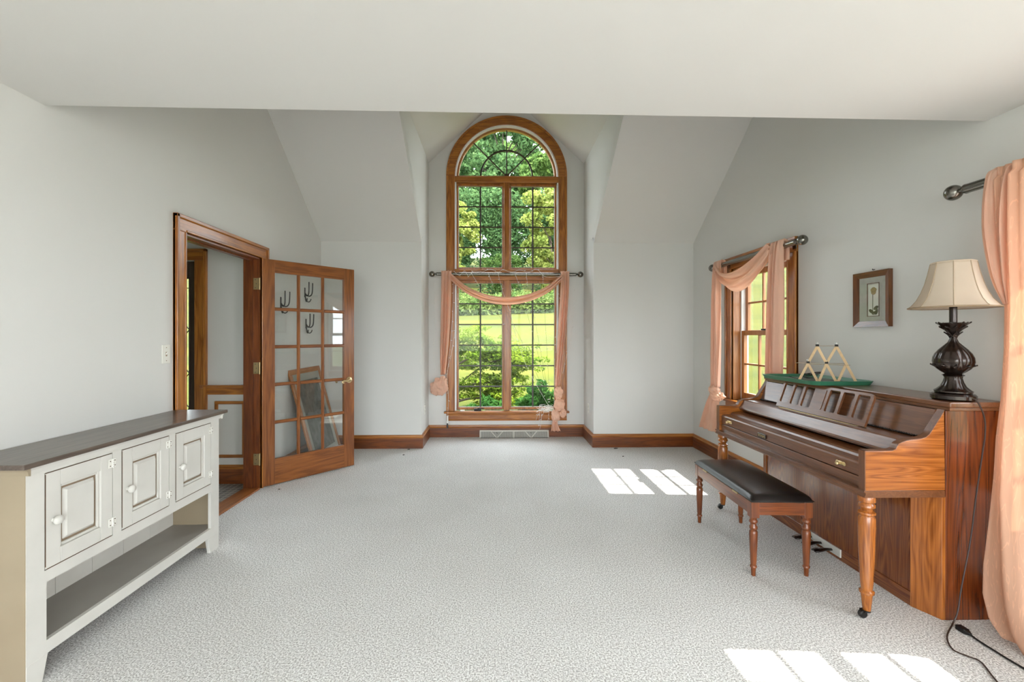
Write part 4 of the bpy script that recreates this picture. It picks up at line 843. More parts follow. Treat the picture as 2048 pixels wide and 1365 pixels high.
# ------------------------------------------------------------------ green tray with stick bridge
tr = thing('green_tray', 'shallow green plastic tray lying on the piano lid', 'tray', (2.19, 3.08, 1.0315))
def rrp(x0, x1, y0, y1, r, n=6):
    P = []
    for cx, cy, a0 in ((x1-r, y1-r, 0), (x0+r, y1-r, PI/2), (x0+r, y0+r, PI), (x1-r, y0+r, 1.5*PI)):
        for i in range(n+1): a = a0+PI/2*i/n; P.append((cx+r*math.cos(a), cy+r*math.sin(a)))
    return P
A = rrp(2.005, 2.385, 2.80, 3.36, 0.05); B = rrp(1.99, 2.40, 2.785, 3.375, 0.06); C = rrp(2.003, 2.387, 2.798, 3.362, 0.05); D = rrp(2.015, 2.375, 2.81, 3.35, 0.045)
n = len(A); loops = [(A, 1.0316), (B, 1.058), (C, 1.058), (D, 1.037)]
MB().add([(x, y, z) for P, z in loops for x, y in P], [(L*n+i, L*n+(i+1) % n, (L+1)*n+(i+1) % n, (L+1)*n+i) for L in range(3) for i in range(n)]+[tuple(range(n))[::-1]]).build('rim', M['green'], tr)
MB().prism(D, lambda u, v: (u, v, 1.0365), (0, 0, 0.0012)).build('bed', M['traybed'], tr)
tb = thing('stick_bridge', 'model truss of craft sticks held by black binder clips standing on the green tray', 'model', (2.2, 3.0, 1.038))
def tp(s, z, off=0.0):
    return Vector((lerp(2.075, 2.355, s)+0.45*off, lerp(3.05, 2.905, s)+0.9*off, z))
zf, zm, za = 1.0402, 1.157, 1.272
LF = {'f0': (0.0, zf), 'f1': (0.335, zf), 'f2': (0.36, zf), 'f3': (0.66, zf), 'f4': (0.70, zf), 'f5': (1.0, zf), 'm0': (0.165, zm), 'm1': (0.49, zm), 'm2': (0.835, zm), 'a0': (0.33, za), 'a1': (0.665, za)}
for a, b, off in (('f0', 'm0', 0), ('m0', 'a0', 0.006), ('a0', 'm1', 0), ('m1', 'f3', 0.006), ('f1', 'm0', 0.012), ('f2', 'm1', 0), ('m1', 'a1', 0.006), ('a1', 'm2', 0), ('m2', 'f5', 0.006), ('f4', 'm2', 0.012)):
    p, q = tp(*LF[a], off), tp(*LF[b], off); t = (q-p).normalized()
    MB().bar(p-t*0.002, q+t*0.006, 0.003, 0.016, Vector((0.28, -0.145, 0)).cross(t).cross(t) if False else (Vector((0.45, 0.9, 0)).cross(t))).build('stick', M['stick'], tb, bevel=0.001)
for a, b, z in ((0.30, 0.70, za+0.004), (-0.06, 0.86, zm+0.002), (0.1, 0.9, zm-0.006)):
    MB().tube([tp(a, z, 0.004), tp(b, z, 0.004)], 0.0017, 6).build('skewer', M['skewer'], tb)
for kx in ('m0', 'm1', 'a0', 'a1'):
    s, z = LF[kx]; p = tp(s, z+0.007, 0.004)
    MB().prism([(-0.010, -0.007), (0.010, -0.007), (0.005, 0.007), (-0.005, 0.007)], lambda u, v, p=p: p+Vector((u*0.45, u*0.9, v))-Vector((0.28, -0.145, 0)).normalized()*0.009, Vector((0.28, -0.145, 0)).normalized()*0.018).build('binder_clip', M['black'], tb)
    w = MB()
    for sg in (-1, 1): w.tube([p+Vector((0.28, -0.145, 0)).normalized()*sg*(0.004+0.005*math.cos(q))+Vector((0, 0, 0.012+0.007*math.sin(q))) for q in [2*PI*i/12 for i in range(12)]], 0.0007, 5, True)
    w.build('clip_wire', M['steel'], tb, smooth=True)
m = MB()
rng = random.Random(3)
for k in range(4):
    c = Vector((2.20+0.012*k, 3.13, 1.055+0.006*k)); m.tube([c+Vector((0.045*math.cos(q)*(1+0.15*math.sin(2*q+k)), 0.04*math.sin(q), 0.014*math.sin(q+k)+0.006)) for q in [2*PI*i/24 for i in range(24)]], 0.0022, 6, True)
m.tube(spline([(2.2, 3.09, 1.05), (2.16, 3.02, 1.042), (2.12, 3.06, 1.041), (2.05, 3.12, 1.06)], 20), 0.0018, 6)
tag(m.build('wire_coil', M['black'], None, smooth=True), 'small coil of black wire behind the sticks on the green tray', 'wire')
tag(MB().tube(spline([(2.02, 3.14, 1.041), (2.04, 3.06, 1.044), (2.08, 2.99, 1.041), (2.15, 2.97, 1.0405)], 20), 0.0022, 6).build('white_cord', M['white'], None, smooth=True), 'short white cord lying in the green tray', 'cord')

# ------------------------------------------------------------------ framed rose
pf = thing('rose_picture', 'small wooden framed rose print hanging on the right wall above the piano', 'picture', (XR, 2.843, 1.577))
fy0, fy1, fz0, fz1 = 2.706, 2.98, 1.40, 1.752; xw = XR
FW = wood3('picture_frame_wood', rgb(74, 40, 18), rgb(128, 76, 34), rough=0.3, coat=0.4, scale=2)
for pts, ax in (([(fy0, fz0), (fy1, fz0), (fy1-0.036, fz0+0.036), (fy0+0.036, fz0+0.036)], 'y'), ([(fy0, fz1), (fy1, fz1), (fy1-0.036, fz1-0.036), (fy0+0.036, fz1-0.036)], 'y'), ([(fy0, fz0), (fy0, fz1), (fy0+0.036, fz1-0.036), (fy0+0.036, fz0+0.036)], 'z'), ([(fy1, fz0), (fy1, fz1), (fy1-0.036, fz1-0.036), (fy1-0.036, fz0+0.036)], 'z')):
    MB().add([(xw-0.001, y, z) for y, z in pts]+[(xw-(0.028 if i < 2 else 0.016), y, z) for i, (y, z) in enumerate(pts)], [(0, 1, 2, 3), (4, 5, 6, 7), (0, 1, 5, 4), (1, 2, 6, 5), (2, 3, 7, 6), (3, 0, 4, 7)]).build('frame_side', FW[ax], pf)
hframe(MB(), (fy0+0.034, fy1-0.034, fz0+0.034, fz1-0.034), (fy0+0.085, fy1-0.10, fz0+0.068, fz1-0.075), xw-0.013, xw-0.009).build('mat', plain('grey_mat', rgb(170, 168, 162), 0.7, var=0.06, vscale=40), pf)
hframe(MB(), (fy0+0.083, fy1-0.098, fz0+0.066, fz1-0.073), (fy0+0.087, fy1-0.102, fz0+0.070, fz1-0.077), xw-0.0145, xw-0.0125).build('inner_fillet', FW['z'], pf)
MB().box(xw-0.008, xw-0.006, fy0+0.08, fy1-0.095, fz0+0.062, fz1-0.07).build('print_paper', plain('print_paper', rgb(214, 212, 206), 0.7), pf)
ROSE = plain('rose_print', rgb(150, 126, 88), 0.8, var=0.25, vscale=60); STEM = plain('stem_print', rgb(74, 66, 56), 0.8, var=0.2, vscale=50)
yc = 2.838
MB().prism([(yc+0.022*math.cos(a)*(1+0.12*math.sin(5*a)), 1.632+0.024*math.sin(a)*(1.15 if math.sin(a) < 0 else 0.85)) for a in [2*PI*i/24 for i in range(24)]], lambda u, v: (xw-0.0088, u, v), (0.0006, 0, 0)).build('rose_bloom', ROSE, pf)
MB().bar((xw-0.0085, yc+0.006, 1.606), (xw-0.0085, yc+0.006, 1.478), 0.004, 0.0006, (1, 0, 0)).build('rose_stem', STEM, pf)
for dy, z, an in ((-0.018, 1.52, -0.5), (-0.022, 1.495, -1.2), (0.018, 1.50, 0.6), (-0.006, 1.488, -0.2)):
    MB().prism([(yc+dy+0.020*math.cos(a)*math.cos(an)-0.011*math.sin(a)*math.sin(an), z+0.020*math.cos(a)*math.sin(an)+0.011*math.sin(a)*math.cos(an)) for a in [2*PI*i/12 for i in range(12)]], lambda u, v: (xw-0.0087, u, v), (0.0006, 0, 0)).build('rose_leaf', STEM, pf)
MB().box(xw-0.0145, xw-0.0135, fy0+0.034, fy1-0.034, fz0+0.034, fz1-0.034).build('glazing', M['picglass'], pf)
MB().tube([(xw, 2.838, 1.765), (xw-0.012, 2.838, 1.761), (xw-0.016, 2.838, 1.769)], 0.0025, 6).build('hanger', M['iron'], pf)

# ------------------------------------------------------------------ curtain rods
def rod(name, label, a, b, wall_n, r=0.021):
    """a,b rod ends; wall_n points from rod to wall"""
    a, b, wn = Vector(a), Vector(b), Vector(wall_n); t = (b-a).normalized()
    o = thing(name, label, 'curtain rod', tuple((a+b)/2))
    MB().tube([a, b], r, 20).build('rod', M['steel'], o, smooth=True)
    for p, d in ((a, -t), (b, t)):
        axis = 'x' if abs(t.x) > 0.5 else 'y'; s = 1 if (d.x+d.y) > 0 else -1
        MB().lathe([(r, 0.0), (r*1.05, s*0.01), (r*0.75, s*0.022), (r*0.45, s*0.03), (r*0.42, s*0.036)], tuple(p), 20, axis=axis).build('finial_collar', M['steel'], o, smooth=True)
        MB().ball(tuple(p+d*0.072), 0.038, 24, 16).build('finial', M['steel'], o, smooth=True)
    for q in (0.1, 0.9):
        p = a.lerp(b, q); MB().tube([p, p+wn*0.92], 0.008, 8).build('bracket', M['steel'], o, smooth=True)
        w = p+wn*0.96; MB().box(w.x-(0.02 if abs(wn.x) < 0.01 else 0.004), w.x+(0.02 if abs(wn.x) < 0.01 else 0.004), w.y-(0.02 if abs(wn.y) < 0.01 else 0.004), w.y+(0.02 if abs(wn.y) < 0.01 else 0.004), w.z-0.03, w.z+0.03).build('bracket_plate', M['steel'], o)
    return o
rod('curtain_rod', 'nickel curtain rod with ball finials across the tall arched window', (-0.735, 5.95, 2.152), (1.062, 5.95, 2.152), (0, 0.083, 0))
rod('curtain_rod', 'nickel curtain rod with ball finials over the window beyond the piano', (2.31, 3.43, 2.062), (2.31, 4.69, 2.062), (0.077, 0, 0), 0.023)
rod('curtain_rod', 'nickel curtain rod with ball finial at the right edge, carrying the long curtain', (2.31, 0.87, 2.062), (2.31, 2.165, 2.062), (0.077, 0, 0), 0.023)

# ------------------------------------------------------------------ scarves and curtain
def drape(keys, folds, nu=44, nv=60, phase=0.0, wob=0.25):
    """keys: (centre, half-across vector, fold vector)"""
    K = [tuple(c)+tuple(a)+tuple(f) for c, a, f in keys]
    def fn(v, u):
        k = cat_rom(K, v); c, a, f = Vector(k[0:3]), Vector(k[3:6]), Vector(k[6:9])
        s = math.sin(2*PI*folds*u+phase+wob*3*math.sin(4*v+u*3)); s2 = math.sin(2*PI*folds*2.3*u+1.3+2*v)
        return c+a*(2*u-1+0.06*s2*math.sin(PI*u))+f*(1.5*s+0.45*s2)
    return MB().grid(fn, nv, nu)
def crumple(m, c, r, sc, seed, amp=0.28):
    def f(d):
        p = d*2.2+Vector((seed*3.1, seed*1.7, seed)); n = mnoise.noise(p); n2 = mnoise.noise(p*2.3); ridge = 1-abs(mnoise.noise(Vector((d.x*3.5+seed, d.y*3.5, d.z*2.0))))*2
        return 1+amp*n+amp*0.5*n2+amp*0.55*ridge*0.6-0.1
    m.ball(c, r, 48, 32, sc, f); return m
s1 = thing('window_scarf', 'peach scarf swagged over the rod of the tall arched window with knotted tails', 'curtain', (0.17, 5.93, 0.1))
V = Vector
yd = 5.905
drape([((-0.619, 5.985, 2.05), (0.05, 0, 0), (0, 0.006, 0)), ((-0.619, 5.98, 2.16), (0.058, 0, 0), (0, 0.004, 0.002)), ((-0.619, 5.95, 2.188), (0.064, 0, 0), (0, 0.001, 0.005)), ((-0.619, 5.912, 2.16), (0.066, 0, 0), (0, 0.010, 0)), ((-0.622, yd, 1.9), (0.064, 0, 0), (0, 0.016, 0)), ((-0.632, yd, 1.5), (0.060, 0, 0), (0, 0.018, 0)), ((-0.650, yd, 1.1), (0.048, 0, 0), (0, 0.016, 0)), ((-0.662, yd, 0.84), (0.028, 0, 0), (0, 0.012, 0))], 3.2, phase=0.5).build('tail', M['scarf'], s1, smooth=True, solid=0.0015, angle=80)
m = MB(); crumple(m, (-0.712, 5.90, 0.685), 0.098, (1.12, 0.55, 1.1), 2, 0.32); crumple(m, (-0.66, 5.895, 0.72), 0.075, (0.8, 0.7, 1.45), 5, 0.3); crumple(m, (-0.76, 5.905, 0.64), 0.06, (1.1, 0.6, 0.9), 8, 0.35)
o = m.build('tail_knot', M['scarf'], s1, smooth=True, angle=80); o['kind'] = 'stuff'
drape([((0.928, 5.985, 2.05), (0.045, 0, 0), (0, 0.006, 0)), ((0.928, 5.98, 2.16), (0.052, 0, 0), (0, 0.004, 0.002)), ((0.928, 5.95, 2.185), (0.056, 0, 0), (0, 0.001, 0.005)), ((0.928, 5.912, 2.16), (0.056, 0, 0), (0, 0.010, 0)), ((0.922, yd, 1.9), (0.056, 0, 0), (0, 0.016, 0)), ((0.892, yd, 1.45), (0.052, 0, 0), (0, 0.018, 0)), ((0.858, yd, 1.05), (0.042, 0, 0), (0, 0.016, 0)), ((0.826, yd, 0.68), (0.030, 0, 0), (0, 0.012, 0))], 3.0, phase=1.5).build('tail', M['scarf'], s1, smooth=True, solid=0.0015, angle=80)
m = MB(); crumple(m, (0.836, 5.895, 0.60), 0.058, (0.95, 0.7, 1.5), 11, 0.3); crumple(m, (0.848, 5.89, 0.45), 0.072, (1.0, 0.65, 1.1), 13, 0.3); crumple(m, (0.80, 5.885, 0.31), 0.064, (0.9, 0.65, 1.3), 17, 0.3); crumple(m, (0.895, 5.885, 0.34), 0.05, (0.9, 0.6, 1.1), 19, 0.3)
o = m.build('tail_knot', M['scarf'], s1, smooth=True, angle=80); o['kind'] = 'stuff'
drape([((0.80, 5.885, 0.27), (0.03, 0, 0), (0, 0.010, 0)), ((0.79, 5.88, 0.2), (0.038, 0, 0), (0, 0.014, 0)), ((0.80, 5.878, 0.11), (0.062, 0, 0), (0, 0.018, 0))], 2.5, 30, 16).build('tail_end', M['scarf'], s1, smooth=True, solid=0.0015, angle=80)
sw = []
for i in range(9):
    t = i/8; x = lerp(-0.575, 0.895, t); z = lerp(2.13, 2.12, t)-0.325*(1-(2*t-1)**2)**0.85; tx = V((1.47, 0, -0.325*-4*(2*t-1)*0.5)).normalized(); nrm = V((-tx.z, 0, tx.x))
    hw = 0.036+0.014*math.sin(PI*t); sw.append(((x, 5.905-0.02*math.sin(PI*t), z), tuple(nrm*hw), (0, 0.014, 0)))
drape(sw, 2.2, 30, 60, 0.8).build('swag', M['scarf'], s1, smooth=True, solid=0.0015, angle=80)

s2 = thing('window_scarf', 'peach scarf draped over the rod of the window beyond the piano', 'curtain', (2.3, 4.1, 0.35))
xd = 2.268
drape([((2.345, 4.605, 1.95), (0, 0.06, 0), (0.006, 0, 0)), ((2.34, 4.605, 2.075), (0, 0.066, 0), (0.004, 0, 0.002)), ((2.31, 4.605, 2.10), (0, 0.070, 0), (0.001, 0, 0.006)), ((2.274, 4.605, 2.07), (0, 0.072, 0), (0.010, 0, 0)), ((xd, 4.607, 1.7), (0, 0.072, 0), (0.018, 0, 0)), ((xd, 4.61, 1.25), (0, 0.068, 0), (0.018, 0, 0)), ((xd, 4.615, 0.82), (0, 0.055, 0), (0.016, 0, 0))], 2.6, phase=0.3).build('tail', M['scarf'], s2, smooth=True, solid=0.0015, angle=80)
m = MB(); crumple(m, (2.262, 4.62, 0.785), 0.075, (0.6, 1.15, 0.75), 23, 0.3); crumple(m, (2.26, 4.56, 0.735), 0.085, (0.55, 1.25, 0.6), 29, 0.32)
o = m.build('tail_knot', M['scarf'], s2, smooth=True, angle=80); o['kind'] = 'stuff'
drape([((2.265, 4.63, 0.75), (0, 0.06, 0), (0.012, 0, 0)), ((2.268, 4.70, 0.58), (0, 0.11, 0), (0.016, 0, 0)), ((2.27, 4.79, 0.35), (0, 0.165, 0), (0.018, 0, 0))], 3, 40, 20, 0.4).build('tail_end', M['scarf'], s2, smooth=True, solid=0.0015, angle=80)
drape([((2.345, 3.63, 1.95), (0, 0.055, 0), (0.006, 0, 0)), ((2.34, 3.63, 2.075), (0, 0.062, 0), (0.004, 0, 0.002)), ((2.31, 3.625, 2.102), (0, 0.068, 0), (0.001, 0, 0.006)), ((2.272, 3.62, 2.07), (0, 0.070, 0), (0.012, 0, 0)), ((xd, 3.63, 1.7), (0, 0.072, 0), (0.02, 0, 0)), ((xd, 3.64, 1.3), (0, 0.078, 0), (0.022, 0, 0)), ((xd, 3.65, 0.9), (0, 0.082, 0), (0.022, 0, 0)), ((xd, 3.66, 0.45), (0, 0.085, 0), (0.022, 0, 0))], 3.4, phase=1.0).build('tail', M['scarf'], s2, smooth=True, solid=0.0015, angle=80)
sw = []
for i in range(9):
    t = i/8; y = lerp(4.56, 3.67, t); z = lerp(2.02, 2.06, t)-0.19*(1-abs(2*(t**0.85)-1)**2)
    sw.append(((2.255-0.02*math.sin(PI*t), y, z), (0, 0.02, 0.05+0.045*math.sin(PI*t)), (0.016, 0, 0)))
drape(sw, 2.0, 34, 50, 0.2).build('swag', M['scarf'], s2, smooth=True, solid=0.0015, angle=80)

s3 = thing('long_curtain', 'long peach moire curtain hanging to the carpet at the right edge', 'curtain', (2.24, 1.7, 0.01))
EDG = [(2.10, 1.99), (1.86, 1.985), (1.68, 1.972), (1.5, 1.953), (1.28, 1.958), (1.06, 1.972), (0.88, 1.992), (0.71, 2.0), (0.5, 2.017), (0.29, 2.036), (0.16, 2.035), (0.06, 2.005), (0.012, 1.95)]
def edge(z):
    for (z1, e1), (z0, e0) in zip(EDG[:-1], EDG[1:]):
        if z >= z0: 
            u = (z1-z)/(z1-z0); u = u*u*(3-2*u) if False else u; return lerp(e1, e0, max(0, min(1, u)))
    return EDG[-1][1]
def cur(v, u):
    z = lerp(2.10, 0.012, v); e = edge(z); y = lerp(e, 1.842-0.12*max(0, v-0.7)/0.3, u)
    g = 0.35+0.65*v
    x = 2.238-0.012*v+0.030*g*math.sin(2*PI*(1.3*u+0.12*math.sin(3*v)))+0.008*math.sin(2*PI*3.5*u+2*v)*(1-0.5*v)
    if v < 0.02: x += 0.02
    return (x, y, z)
MB().grid(cur, 110, 50).build('panel', M['sheer'], s3, smooth=True, solid=0.0015, angle=80)
drape([((2.345, 1.99, 1.98), (0, 0.05, 0), (0.006, 0, 0)), ((2.34, 1.985, 2.08), (0, 0.058, 0), (0.004, 0, 0.002)), ((2.31, 1.98, 2.104), (0, 0.068, 0), (0.001, 0, 0.007)), ((2.268, 1.985, 2.07), (0, 0.070, 0), (0.012, 0, 0)), ((2.25, 1.985, 1.85), (0, 0.066, 0), (0.016, 0, 0)), ((2.245, 1.965, 1.62), (0, 0.042, 0), (0.012, 0, 0)), ((2.245, 1.94, 1.48), (0, 0.012, 0), (0.006, 0, 0))], 2.4, phase=0.9).build('valance_tail', M['scarf'], s3, smooth=True, solid=0.0015, angle=80)

# ------------------------------------------------------------------ string lights
sl = thing('string_lights', 'white string lights tangled on the rod and sill of the tall arched window', 'string lights', (0.2, 5.9, 0.1))
def strand(pts, n, r=0.0018, name='strand', bulbs=True, step=0.09, mat=None):
    P = spline(pts, n); o = MB().tube(P, r, 5).build(name, mat or M['white'], sl, smooth=True)
    if bulbs:
        m = MB(); acc = 0; rg = random.Random(int(abs(pts[0][0])*1000)+n)
        for a, b in zip(P[:-1], P[1:]):
            acc += (V(b)-V(a)).length
            if acc > step:
                acc = 0; d = V((rg.uniform(-1, 1), -0.4, rg.uniform(-0.6, 0.3))).normalized(); m.tube([V(a), V(a)+d*0.022], [0.003, 0.0022], 5)
        if m.v: q = m.build('bulb', M['white'], o); q['kind'] = 'stuff'
    return o
yr = 5.915
strand([(-0.52, yr, 2.185), (-0.45, yr, 2.13), (-0.38, yr-0.01, 2.19), (-0.33, yr, 2.12), (-0.27, yr, 2.185), (-0.15, yr, 2.18), (-0.05, yr-0.008, 2.21), (0.05, yr, 2.175), (0.12, yr, 2.205), (0.22, yr, 2.175), (0.33, yr, 2.20), (0.45, yr, 2.18), (0.56, yr, 2.21), (0.66, yr, 2.12), (0.78, yr, 2.11), (0.87, yr, 2.13)], 110)
for a, b in (((-0.30, 2.17), (-0.19, 1.99)), ((-0.08, 2.17), (-0.01, 2.0)), ((0.27, 2.17), (0.33, 2.0)), ((0.42, 2.17), (0.44, 1.99)), ((0.64, 2.17), (0.64, 2.02))): strand([(a[0], yr, a[1]), (lerp(a[0], b[0], 0.5), yr+0.01, lerp(a[1], b[1], 0.5)), (b[0], yr+0.02, b[1])], 10, step=0.07)
strand([(0.05, yr, 2.17), (0.12, yr, 1.9), (0.22, yr+0.02, 1.62), (0.30, yr+0.04, 1.30), (0.45, yr+0.06, 0.9), (0.72, yr+0.05, 0.42)], 50, step=0.12)
for x0, z0 in ((-0.19, 1.99), (-0.01, 2.0), (0.33, 2.0), (0.44, 1.99), (0.64, 2.02)): strand([(x0, yr+0.02, z0), (lerp(x0, 0.74, 0.35), yr+0.05, 1.5), (lerp(x0, 0.74, 0.7), yr+0.07, 0.95), (0.74, yr+0.06, 0.42)], 36, 0.0011, step=0.2, mat=M['iron'])
strand([(-0.53, yr+0.03, 2.1), (-0.535, yr+0.04, 1.7), (-0.57, yr+0.05, 1.25), (-0.61, yr+0.06, 0.85), (-0.60, yr+0.06, 0.6)], 44)
strand([(-0.47, yr+0.04, 1.9), (-0.50, yr+0.05, 1.5), (-0.56, yr+0.06, 1.1), (-0.62, yr+0.06, 0.82), (-0.60, yr+0.08, 0.55), (-0.605, yr+0.06, 0.3), (-0.61, yr+0.06, 0.22)], 50)
strand([(-0.79, yr+0.1, 2.05), (-0.785, yr+0.12, 1.6), (-0.79, yr+0.12, 1.1), (-0.77, yr+0.12, 0.85)], 36, 0.0012, step=0.15)
strand([(0.85, yr+0.03, 2.1), (0.83, yr+0.05, 1.7), (0.815, yr+0.05, 1.3), (0.80, yr+0.05, 0.95), (0.80, yr+0.04, 0.66)], 44)
strand([(0.875, yr+0.03, 1.9), (0.85, yr+0.05, 1.5), (0.83, yr+0.05, 1.1), (0.82, yr+0.04, 0.7)], 40)
strand([(1.08, yr+0.09, 2.08), (1.07, yr+0.11, 1.95), (1.10, yr+0.11, 1.78), (1.06, yr+0.11, 1.72), (1.03, yr+0.11, 1.35), (0.95, yr+0.08, 1.05), (0.90, yr+0.03, 0.85)], 50, 0.0012, step=0.13)
rg = random.Random(4); m = MB()
for i in range(26):
    a = V((rg.uniform(0.58, 0.76), rg.uniform(5.93, 6.03), rg.uniform(0.352, 0.40))); P = [a]
    for k in range(5): P.append(V((min(0.78, max(0.52, P[-1].x+rg.uniform(-0.07, 0.07))), min(6.05, max(5.92, P[-1].y+rg.uniform(-0.05, 0.05))), min(0.43, max(0.350, P[-1].z+rg.uniform(-0.03, 0.03))))))
    m.tube(spline([tuple(p) for p in P], 16), 0.0021, 4)
o = m.build('tangle', M['white'], sl, smooth=True); o['kind'] = 'stuff'
for i, (x, z) in enumerate(((0.55, 0.24), (0.60, 0.12), (0.63, 0.2), (0.57, 0.3), (0.70, 0.22), (0.58, 0.16))): strand([(x+0.03, 5.975, 0.36), (x+0.02, 5.96, 0.33), (x+rg.uniform(-0.03, 0.03), 5.955, (z+0.33)/2), (x, 5.955, z)], 12, 0.0012, 'dangling_strand', step=0.06)
MB().box(-0.618, -0.598, 5.965, 5.985, 0.20, 0.30).build('plug', M['white'], sl, bevel=0.003)
MB().box(-0.62, -0.600, 5.968, 5.985, 0.135, 0.20).build('plug_body', M['black'], sl, bevel=0.003)

# ------------------------------------------------------------------ wall fittings, register, hooks, leaning frame, carpet bits
sp = thing('light_switch', 'ivory toggle light switch on the left wall beside the door casing', 'switch', (XL, 2.9, 1.228))
MB().box(XL, XL+0.006, 2.866, 2.936, 1.17, 1.286).build('plate', M['white'], sp, bevel=0.002)
MB().box(XL+0.006, XL+0.007, 2.895, 2.907, 1.215, 1.241).build('slot', M['shadetrim'], sp)
MB().add([(XL+0.006, 2.897, 1.222), (XL+0.006, 2.905, 1.222), (XL+0.006, 2.905, 1.234), (XL+0.006, 2.897, 1.234), (XL+0.018, 2.898, 1.236), (XL+0.018, 2.904, 1.236), (XL+0.018, 2.904, 1.242), (XL+0.018, 2.898, 1.242)], [(0, 1, 5, 4), (1, 2, 6, 5), (2, 3, 7, 6), (3, 0, 4, 7), (4, 5, 6, 7)]).build('toggle', M['white'], sp)
for z in (1.187, 1.269): MB().lathe([(0.003, 0), (0.003, 0.001)], (XL+0.006, 2.901, z), 8, axis='x').build('screw', M['shadetrim'], sp)
for x, y, s, lb in ((AL, 5.705, 1, 'ivory wall outlet low on the left side of the alcove'), (AR, 5.754, -1, 'ivory wall outlet low on the right side of the alcove')):
    op = thing('wall_outlet', lb, 'outlet', (x, y, 0.425), group='alcove outlets')
    MB().box(min(x, x+s*0.006), max(x, x+s*0.006), y-0.035, y+0.035, 0.367, 0.483).build('plate', M['white'], op, bevel=0.002)
    for z in (0.403, 0.447): MB().box(min(x+s*0.006, x+s*0.008), max(x+s*0.006, x+s*0.008), y-0.016, y+0.016, z-0.013, z+0.013).build('socket', M['vent'], op, bevel=0.004)
rgst = thing('floor_register', 'cream metal baseboard heat register with two V shaped ribs', 'register', (0.266, 6.02, 0))
rx0, rx1 = -0.19, 0.722
MB().box(rx0, rx1, 5.985, 6.045, 0.0, 0.006).box(rx0, rx1, 6.03, 6.045, 0.0, 0.095).build('back', M['ventdark'], rgst)
MB().box(rx0, rx1, 6.015, 6.047, 0.078, 0.096).build('top_rail', M['vent'], rgst, bevel=0.002)
for x in (rx0, (rx0+rx1)/2-0.012, rx1-0.012): MB().prism([(5.984, 0), (6.046, 0), (6.046, 0.096), (6.014, 0.096)], lambda u, v, x=x: (x, u, v), (0.014, 0, 0)).build('end_cap', M['vent'], rgst)
def fp(z): return lerp(5.986, 6.015, z/0.095)
xm = (rx0+rx1)/2
for k, (a, b) in enumerate(((rx0+0.014, xm-0.012), (xm+0.002, rx1-0.012))):
    m = MB(); n = 46
    for i in range(n):
        x = lerp(a, b, (i+0.5)/n); m.bar((x, fp(0.002), 0.002), (x, fp(0.08), 0.08), 0.0042, 0.003, (0, -1, 0))
    o = m.build('grille_wires', M['vent'], rgst); o['kind'] = 'stuff'
    xc = lerp(a, b, 0.5)
    for sgn in (-1, 1): MB().bar((xc+sgn*0.004, fp(0.006)-0.004, 0.006), (xc+sgn*0.075, fp(0.08)-0.004, 0.08), 0.010, 0.004, (0, -1, 0)).build('v_rib', M['vent'], rgst)
    MB().bar((xc-0.01, fp(0.07)-0.006, 0.07), (xc+0.01, fp(0.06)-0.012, 0.058), 0.005, 0.004, (0, -1, 0)).build('damper_lever', M['ventdark'], rgst)
def hook(y, z, lb):
    o = thing('coat_hook', lb, 'hook', (XL, y, z), group='coat hooks behind the glazed door'); x = XL
    MB().box(x, x+0.006, y-0.012, y+0.012, z-0.075, z+0.03).build('back_plate', M['iron'], o, bevel=0.003)
    for s in (-1, 1):
        MB().tube(spline([(x+0.006, y, z-0.03), (x+0.02, y+s*0.012, z-0.055), (x+0.045, y+s*0.03, z-0.06), (x+0.062, y+s*0.044, z-0.03), (x+0.066, y+s*0.05, z+0.05), (x+0.066, y+s*0.05, z+0.085)], 24), 0.0058, 8).build('upper_prong', M['iron'], o, smooth=True)
        MB().tube(spline([(x+0.006, y, z-0.06), (x+0.015, y+s*0.008, z-0.11), (x+0.03, y+s*0.025, z-0.125), (x+0.042, y+s*0.042, z-0.115), (x+0.048, y+s*0.052, z-0.09)], 18), 0.005, 8).build('lower_prong', M['iron'], o, smooth=True)
hook(4.44, 1.69, 'black iron coat hook nearest the door hinges, seen through the top left pane')
hook(5.0, 1.84, 'higher black iron coat hook seen through the top middle pane')
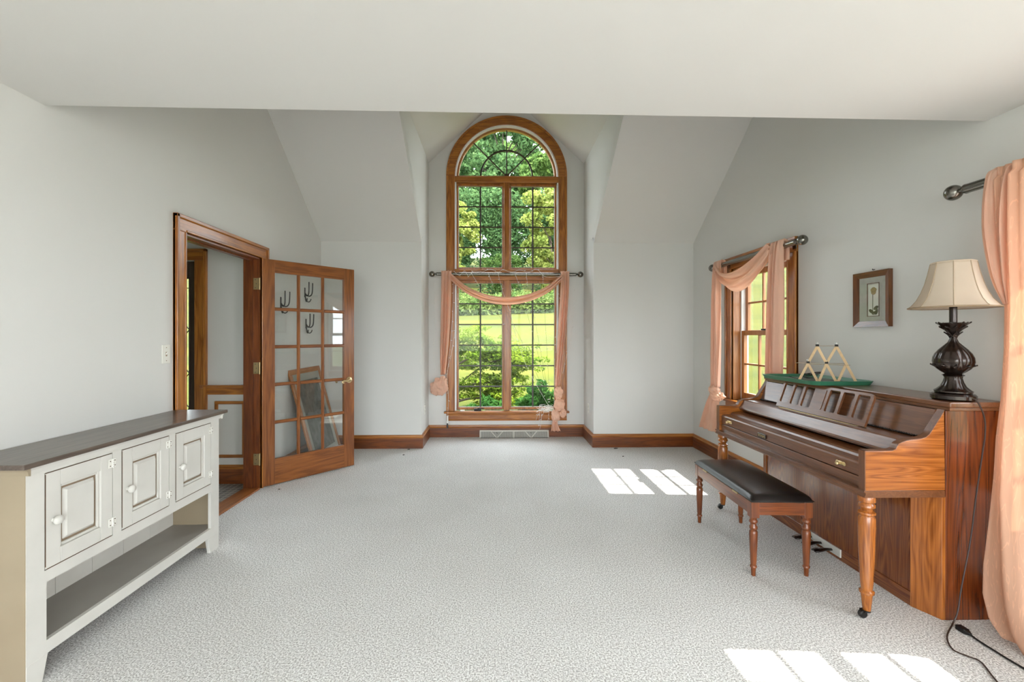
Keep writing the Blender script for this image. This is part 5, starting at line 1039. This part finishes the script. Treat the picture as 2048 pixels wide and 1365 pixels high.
hook(5.03, 1.50, 'lower black iron coat hook seen through the middle pane of the second row')
lf = thing('leaning_frame', 'large wood framed grey print leaning on the left wall behind the open glazed door', 'picture', (-1.785, 5.0, 0.004), (0, math.radians(-15.2), 0), local=True)
W2, H2, T2 = 0.40, 1.03, 0.022
for bx, ax in (((-W2, W2, 0, 0.055), 'y'), ((-W2, W2, H2-0.055, H2), 'y'), ((-W2, -W2+0.055, 0.055, H2-0.055), 'z'), ((W2-0.055, W2, 0.055, H2-0.055), 'z')): MB().box(-T2, 0, *bx).build('frame_side', SASH[ax], lf, bevel=0.004)
hframe(MB(), (-W2+0.05, W2-0.05, 0.05, H2-0.05), (-W2+0.12, W2-0.12, 0.13, H2-0.13), -0.012, -0.008).build('mat', plain('pale_mat', rgb(196, 194, 186), 0.8), lf)
MB().box(-0.015, -0.0125, -W2+0.11, W2-0.11, 0.12, H2-0.12).build('print', plain('grey_print', rgb(122, 122, 118), 0.8, var=0.35, vscale=14), lf)
MB().box(-0.007, -0.005, -W2+0.05, W2-0.05, 0.05, H2-0.05).build('glazing', M['picglass'], lf)
def bit(x, y, r, a, lb):
    o = MB().prism([(x+r*math.cos(t)*(1 if math.cos(t) > 0 else 0.7), y+0.35*r*math.sin(t)+0.2*r*math.cos(t)) for t in [2*PI*i/9 for i in range(9)]], lambda u, v: (u, v, 0.0015), (0, 0, 0.006)).build('leaf_scrap', plain('scrap', rgb(48, 38, 32), 0.8), None)
    o.name = 'leaf_scrap'; tag(o, lb, 'scrap', 'dark scraps on the carpet')
bit(1.447, 5.388, 0.03, 0, 'dark dry leaf scrap on the carpet by the right far baseboard')
bit(1.434, 5.029, 0.012, 0, 'tiny dark scrap on the carpet before the right far wall')
bit(-1.009, 5.396, 0.016, 0, 'tiny dark scrap on the carpet by the left far baseboard')
bit(-1.019, 5.148, 0.012, 0, 'tiny dark scrap on the carpet before the left far wall')
bit(-1.876, 4.016, 0.008, 0, 'tiny dark scrap on the carpet under the glazed door')
